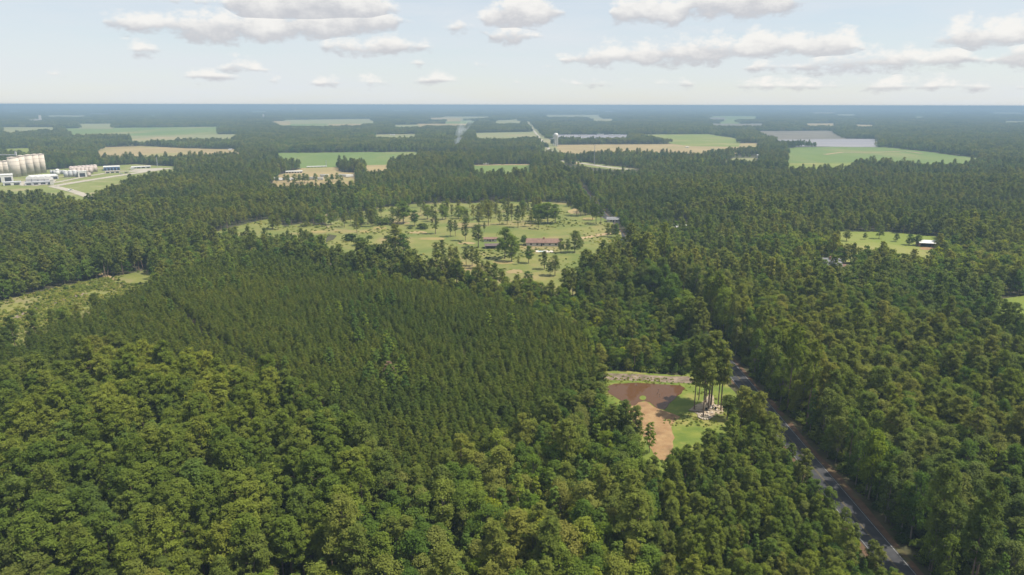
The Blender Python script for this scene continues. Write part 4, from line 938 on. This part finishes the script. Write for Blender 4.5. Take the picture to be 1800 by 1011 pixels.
MB().box(-22, 5, -1, 1, 30.2, 31.4).build('bridge', M['grey_metal'], cw); MB().box(4.5, 6.5, -1.2, 1.2, 30, 35).build('head_house', M['grey_metal'], cw); MB().box(5.2, 5.5, -.15, .15, 35, 39).build('mast', M['grey_metal'], cw)

def tank(px, py, dia_px, h_px, mat, label, group=None, dome=.35):
    x, y = P(px, py); s_ = Vector((x, y, -CAM_H)).dot(cD) / FPX; R = dia_px * s_ / 2; Hh = h_px * s_ / cp_
    e = tag(empty('storage_tank', (x, y, 0)), label, 'tank', group or label)
    MB().lathe([(R, 0), (R, Hh)], n=20).build('shell', M[mat], e, True)
    MB().lathe([(R + .12, Hh), (R + .1, Hh + .3), (R * .6, Hh + R * dome * .8), (.3, Hh + R * dome)], n=20).build('roof', M[mat if mat != 'grey_metal' else 'white_metal'], e, True)
    MB().tube((R + .15, -.3, 0), (R + .15, -.3, Hh), .12, n=4).build('ladder', M['silo_band'], e)
for px in (127, 134, 141, 148, 155, 162, 168): tank(px, 305 - (px - 127) * .07, 7.2, 11, 'pink_tank', 'faded pinkish storage tank in the back row of the tank farm')
for px in (131, 139, 146, 153, 160): tank(px, 307.5 - (px - 131) * .07, 7, 11, 'pink_tank', 'faded pinkish storage tank in the middle row of the tank farm')
for px in (117, 125, 133): tank(px, 312 - (px - 117) * .05, 7.6, 10.5, 'grey_metal', 'grey steel storage tank in the front row of the tank farm')
for px in (91, 96, 108, 112): tank(px, 306.5, 4.5, 6.5, 'grey_metal', 'small grey tank behind the long white roof')
tank(102, 308, 7, 8, 'white_metal', 'domed white tank behind the long white roof', dome=.8)
tank(157, 310.5, 6, 6, 'pink_tank', 'low squat tank beside the white block')

def block(name, px, py, wpx, dep, hpx, wall, roof, label, cat='building', rz=0.0, bays=0, group=None):
    x, y = P(px, py); s_ = Vector((x, y, -CAM_H)).dot(cD) / FPX; L = wpx * s_; Hh = hpx * s_ / cp_
    e = tag(empty(name, (x, y, 0), face_rot(x, y) + rz), label, cat, group)
    MB().box(-L / 2, L / 2, 0, dep, 0, Hh).build('wall', M[wall], e)
    MB().box(-L / 2 - .3, L / 2 + .3, -.3, dep + .3, Hh, Hh + .45).build('roof', M[roof], e)
    for i in range(bays):
        xx = -L / 2 + L * (i + .5) / bays; w = L / bays * .32
        MB().box(xx - w, xx + w, -.08, .05, .1, Hh * .72).build('bay_door', M['dark'], e)
    return e
block('white_warehouse', 6, 321, 30, 22, 12, 'white_metal', 'white_metal', 'tall white warehouse in front of the short silos', bays=2)
block('loading_annex', 22, 326, 26, 14, 5, 'white_metal', 'grey_metal', 'low white annex at the foot of the white warehouse', bays=2)
block('long_hall', 80, 316, 40, 30, 5.5, 'grey_metal', 'white_metal', 'long white-roofed hall before the silos', rz=.12, bays=4)
block('open_shed', 70, 325, 42, 9, 4.5, 'grey_metal', 'grey_metal', 'long grey open-fronted shed beside the yard road', bays=4)
block('tower_annex', 92, 325.5, 5.5, 9, 9, 'white_wall', 'white_wall', 'square pale block at the end of the open shed')
for px in (53, 64, 75, 86):
    x, y = P(px, 319); s_ = 1100 / FPX; e = tag(empty('domed_tent', (x, y, 0), face_rot(x, y)), 'white domed roof behind the grey open shed', 'tent', 'white domed roofs')
    MB().prism([(4.6 * math.cos(a), 4.6 * math.sin(a) * .8 + 3.2) for a in [i * math.pi / 10 for i in range(11)]], -3, 3).build('cover', M['white_metal'], e); MB().box(-4.5, 4.5, -2.9, 2.9, 0, 3.21).build('base', M['grey_metal'], e)
block('white_block', 145.5, 311.5, 13, 10, 9.5, 'white_metal', 'white_metal', 'plain white block in front of the tank farm', bays=1)
block('blue_office', 197, 300, 25, 22, 6, 'blue_metal', 'white_metal', 'blue-walled building with white roof beyond the tanks', bays=5)
block('low_garage', 198, 304.5, 22, 8, 3, 'silo', 'silo_band', 'low beige shed in front of the blue-walled building', bays=3)
block('white_store', 248, 296, 30, 12, 2.5, 'grey_metal', 'white_metal', 'long low white-roofed store at the end of the yard', bays=4)
block('weigh_house', 233, 298.5, 6, 6, 2.5, 'white_wall', 'white_metal', 'tiny white hut beside the long low store')
def vehicle(name, px, py, L, Wd, Hh, mat, label, cat, cabin=True, rz=0.0):
    x, y = P(px, py); e = tag(empty(name, (x, y, .4), face_rot(x, y) + rz), label, cat)
    if cabin:
        MB().prism([(-L / 2, .35), (L / 2, .35), (L / 2, .95), (L * .28, 1.0), (L * .14, Hh), (-L * .3, Hh), (-L * .46, 1.0), (-L / 2, .95)], -Wd / 2, Wd / 2).build('body', M[mat], e)
        for s_ in (-1, 1): MB().prism([(L * .22, 1.02), (L * .12, Hh - .1), (-L * .28, Hh - .1), (-L * .40, 1.02)], s_ * (Wd / 2 + .01) - .01, s_ * (Wd / 2 + .01) + .01).build('side_window', M['glass'], e)
    else:
        MB().box(-L / 2, L / 2, -Wd / 2, Wd / 2, .75, Hh).build('body', M[mat], e); MB().box(-L / 2 + .4, L / 2 - .4, -Wd / 2 + .2, Wd / 2 - .2, .45, .74).build('chassis', M['dark'], e)
    for xx in (-L * .3, L * .3):
        for s_ in (-1, 1): MB().tube((xx, s_ * Wd / 2 - .12, .34), (xx, s_ * Wd / 2 + .12, .34), .34, n=10).build('wheel', M['dark'], e)
    return e
vehicle('pickup_truck', 124.5, 335.5, 6, 2.1, 1.9, 'white_metal', 'white pickup on the pale road below the works', 'truck', rz=.6)
vehicle('parked_car', 222, 305, 4.7, 1.9, 1.5, 'dark', 'dark car on the pale yard road', 'car'); vehicle('parked_car', 213, 306.5, 4.7, 1.9, 1.5, 'grey_metal', 'grey car on the pale yard road', 'car')
# compound
block('long_shed', 517, 304.5, 28, 12, 2.6, 'silo', 'white_metal', 'long white-roofed shed on the yellow compound', 'shed', bays=6)
block('far_shed', 557, 294.3, 34, 8, 1.2, 'white_wall', 'white_metal', 'row of low white sheds along the compound back', 'shed', bays=6)
for i, (px, py, L) in enumerate([(472, 318, 12), (481, 316.5, 8), (494, 318, 10), (511, 318, 8), (548, 316.5, 8), (563, 317, 8), (570, 311.5, 12), (605, 311.5, 16), (614, 312, 12), (633, 326, 6), (634, 311, 5)]):
    vehicle('trailer', px, py, L, 2.6, 3.6, 'white_metal', 'white box trailer among the compound trees', 'trailer', False, rz=rnd.uniform(-.6, .6))['group'] = 'white box trailers of the compound'

# water towers
def water_tower(px, py, h_px, label, R=None):
    x, y = P(px, py); s_ = Vector((x, y, -CAM_H)).dot(cD) / FPX; Hh = h_px * s_ / cp_; R = R or Hh * .18
    e = tag(empty('water_tower', (x, y, 0)), label, 'water tower')
    MB().lathe([(.6, Hh - R * 2.1), (R * .8, Hh - R * 1.6), (R, Hh - R), (R * .97, Hh - R * .6), (R * .6, Hh - R * .12), (.3, Hh)], n=20).build('tank', M['white_metal'], e, True)
    MB().tube((0, 0, 0), (0, 0, Hh - R * 1.8), R * .17, n=10).build('riser', M['white_metal'], e)
    for i in range(6):
        a = i * math.pi / 3 + .3; MB().tube((R * .95 * math.cos(a), R * .95 * math.sin(a), 0), (R * .85 * math.cos(a), R * .85 * math.sin(a), Hh - R * 1.1), R * .10, n=6).build('leg', M['white_metal'], e)
    for k in (.3, .6):
        for i in range(6):
            a, a2 = i * math.pi / 3 + .3, (i + 1) * math.pi / 3 + .3; rr = R * (.95 - .1 * k); MB().tube((rr * math.cos(a), rr * math.sin(a), Hh * k), (rr * math.cos(a2), rr * math.sin(a2), Hh * k), R * .03, n=4).build('brace', M['silo'], e)
water_tower(977, 256.5, 21.5, 'white water tower on tall legs beside the straight road')
water_tower(463.5, 210.5, 9, 'white water tower far beyond the pale fields')
water_tower(519.5, 197, 8.5, 'tiny white water tower near the horizon')
def mast(px, py, h_px, label):
    x, y = P(px, py); s_ = Vector((x, y, -CAM_H)).dot(cD) / FPX; Hh = h_px * s_ / cp_; e = tag(empty('radio_mast', (x, y, 0)), label, 'mast')
    for i in range(3):
        a = i * 2.094; MB().tube((.8 * math.cos(a), .8 * math.sin(a), 0), (.35 * math.cos(a), .35 * math.sin(a), Hh), .16, n=4).build('leg', M['grey_metal'], e)
    for k in range(12): MB().tube((.8, 0, Hh * k / 12), (-.3, .5, Hh * (k + 1) / 12), .08, n=4).build('brace', M['grey_metal'], e)
mast(1044.5, 291, 35, 'thin lattice radio mast beside the highway'); mast(277, 294, 17, 'thin lattice mast behind the works yard'); mast(573.5, 292, 10, 'thin lattice mast behind the compound')

# far works and scattered far buildings
for q in [(58, 217, 8, 6), (66, 217, 8, 7), (72, 216.5, 4, 13), (80, 217, 8, 4)]: block('mill_building', q[0], q[1], q[2], 40, q[3], 'white_wall', 'white_wall', 'pale mill building far off toward the horizon', group='far mill buildings')
for i, q in enumerate([(132, 196.5, 12, 1.2), (162, 206.5, 12, 1.4), (204, 206, 8, 1.4), (404, 225.5, 5, 1.5), (605, 195, 12, 1), (852, 290.5, 7, 2.2), (858, 290, 3, 1.8), (1055, 238, 12, 1.6), (1025, 239.5, 18, 1.2), (1080, 239, 22, 1.0), (1000, 239.5, 14, 1.0), (405, 264.5, 6, 1.5), (760, 205, 6, .9), (690, 238.5, 9, 1.0),
          (838, 214, 4, 1.2), (930, 212, 3, 1.5), (1208, 260, 5, 1.2), (1335, 277.5, 9, 4)]):
    block('far_building', q[0], q[1], q[2], 18, q[3], 'white_wall', 'white_metal' if i % 2 else 'white_wall', 'small pale building among the far fields and woods', group='far pale buildings')
for q in [(915, 344.5, 5), (850, 344, 8), (845, 346.5, 5), (970, 324, 8), (104, 362, 8), (150, 365, 7)]: gable_house('farm_shed', q[0], q[1] + 2, q[2], 5, 2.4, 1.2, 'white_wall', 'white_metal' if q[2] != 8 else 'brown_roof', 'small pale shed half hidden in the middle-distance woods', 'shed', windows=1)['group'] = 'sheds half hidden in the woods'

# ---- the place under the pines by the pond
def boulder(x, y, s_, seed, parent=None, name='stone', mat='rock'):
    r = random.Random(seed); bm = bmesh.new(); bmesh.ops.create_icosphere(bm, subdivisions=2, radius=s_)
    for v in bm.verts: v.co *= r.uniform(.8, 1.15); v.co.z = v.co.z * .7 + s_ * .35
    me = bpy.data.meshes.new(name); bm.to_mesh(me); bm.free(); me.materials.append(M[mat]); o = link_obj(name, me, parent); o.location = (x, y, .1); return o
fx, fy = P(1238, 734); fp = tag(empty('fire_pit', (fx, fy, .13)), 'ring of pale stones on the sand below the tall pines', 'fire pit')
for i in range(14):
    a = i * math.pi / 7; boulder(1.9 * math.cos(a), 1.9 * math.sin(a), .34 + .1 * rnd.random(), i, fp)
MB().lathe([(1.5, .0), (1.3, .12), (.3, .2)], n=14).build('ash_bed', M['field_brown'], fp)
for i, (px, py, s_) in enumerate([(1249, 717.5, .9), (1256, 714, .5), (1244, 726, .5), (1251, 727, .55), (1230, 723, .4), (1259, 722, .5), (1240, 703, .45), (1241, 694, .5), (1226, 728, .35)]):
    x, y = P(px, py); tag(boulder(x, y, s_, 40 + i, None, 'boulder'), 'pale boulder on the sandy ground under the pines', 'boulder', 'boulders by the pond')
for i, (px, py, rz) in enumerate([(1253, 719, .4), (1257, 721.5, -.7), (1242, 723, .2)]):
    x, y = P(px, py); c = tag(empty('camp_chair', (x, y, .13), rz), 'dark folding chair on the sandy ground by the pond', 'chair', 'camp chairs by the pond')
    MB().box(-.35, .35, -.35, .3, .42, .5).build('seat', M['dark'], c); MB().box(-.35, .35, .28, .35, .5, 1.05).build('backrest', M['dark'], c)
    for sx_ in (-1, 1):
        for sy_ in (-1, 1): MB().tube((sx_ * .3, sy_ * .28, 0), (sx_ * .3, sy_ * .28, .45), .03, n=5).build('leg', M['grey_metal'], c)
for i, (px, py, rz, L) in enumerate([(1232, 722, .3, 4), (1224, 724, -.2, 5), (1244, 708, 1.2, 4), (1246, 730, .5, 3)]):
    x, y = P(px, py); lg = MB(); lg.tube((-L / 2, 0, .3), (L / 2, .2, .32), .24, .19, 8); o = tag(lg.build('log', M['wood_grey']), 'weathered fallen log on the sandy ground by the pond', 'log', 'logs by the pond'); o.location = (x, y, .1); o.rotation_euler = (0, 0, rz)
# bare dead branches standing in the pond
for i, (px, py, hh) in enumerate([(1157, 690, 1.4), (1155, 695, 1.2), (1159, 699, 1.6), (1119, 679, .8), (1083, 680, .9), (1150, 676, 1.0)]):
    x, y = P(px, py); g = MB(); g.tube((0, 0, 0), (.15, 0, hh), .07, .03, 5); g.tube((.08, 0, hh * .5), (.6, .2, hh * .9), .04, .02, 4); g.tube((.1, 0, hh * .65), (-.4, .1, hh), .04, .02, 4)
    o = tag(g.build('snag', M['bark_grey']), 'bare grey snag sticking out of the muddy pond', 'snag', 'snags in the pond'); o.location = (x, y, .05)
# dead brown pine in the plantation
x, y = P(685, 665, 6); plant_tree(x, y, 'plant', 2, 'dead', 'bark', 1.5, 1.05, 1.0, 'dead brown pine standing in the dark plantation')

# ------------------------------------------------------------------ smoke from the far fire
sm, t = new_mat('smoke')
pv = t.nodes.new('ShaderNodeVolumePrincipled'); pv.inputs['Color'].default_value = (.86, .90, .96, 1)
tcx = t.nodes.new('ShaderNodeTexCoord'); no = t.nodes.new('ShaderNodeTexNoise'); no.inputs['Scale'].default_value = .07; no.inputs['Detail'].default_value = 3
t.links.new(tcx.outputs['Object'], no.inputs['Vector'])
sxz = t.nodes.new('ShaderNodeSeparateXYZ'); t.links.new(tcx.outputs['Object'], sxz.inputs[0])
nd = math_node(t, 'MULTIPLY', math_node(t, 'SUBTRACT', no.outputs['Fac'], .40, clamp=True), .62)
fade = math_node(t, 'MULTIPLY_ADD', sxz.outputs[2], -1 / 74, 1.0, clamp=True)
t.links.new(math_node(t, 'MULTIPLY', nd, math_node(t, 'MULTIPLY', fade, fade)), pv.inputs['Density'])
o_ = t.nodes.new('ShaderNodeOutputMaterial'); t.links.new(pv.outputs[0], o_.inputs['Volume'])
x, y = P(801, 263); g = MB()
rings = []
for k in range(9):
    f = k / 8; z = 2 + 72 * f; cx_ = 2 + 12 * f + 30 * f * f; R = 5 + 16 * f
    rings.append([g.bm.verts.new((cx_ + R * rnd.uniform(.85, 1.15) * math.cos(i * math.pi / 6), R * math.sin(i * math.pi / 6), z)) for i in range(12)])
for a, b2 in zip(rings, rings[1:]):
    for i in range(12): g.bm.faces.new((a[i], a[(i + 1) % 12], b2[(i + 1) % 12], b2[i]))
g.bm.faces.new(rings[0][::-1]); g.bm.faces.new(rings[-1])
o = tag(g.build('smoke', sm), 'thin pale smoke drifting up from the far woods', 'smoke', kind='stuff'); o.location = (x, y, 8)

# ------------------------------------------------------------------ haze
hz, t = new_mat('haze_air')
pv = t.nodes.new('ShaderNodeVolumePrincipled'); pv.inputs['Color'].default_value = (0.31, 0.44, 0.61, 1); pv.inputs['Density'].default_value = 0.00022; pv.inputs['Anisotropy'].default_value = 0.0
o_ = t.nodes.new('ShaderNodeOutputMaterial'); t.links.new(pv.outputs[0], o_.inputs['Volume'])
hb = MB().box(-60000, 60000, -2500, 60000, -1.0, 101.5)
tag(hb.build('haze', hz), 'thin blue summer haze over the land', 'haze', kind='stuff')
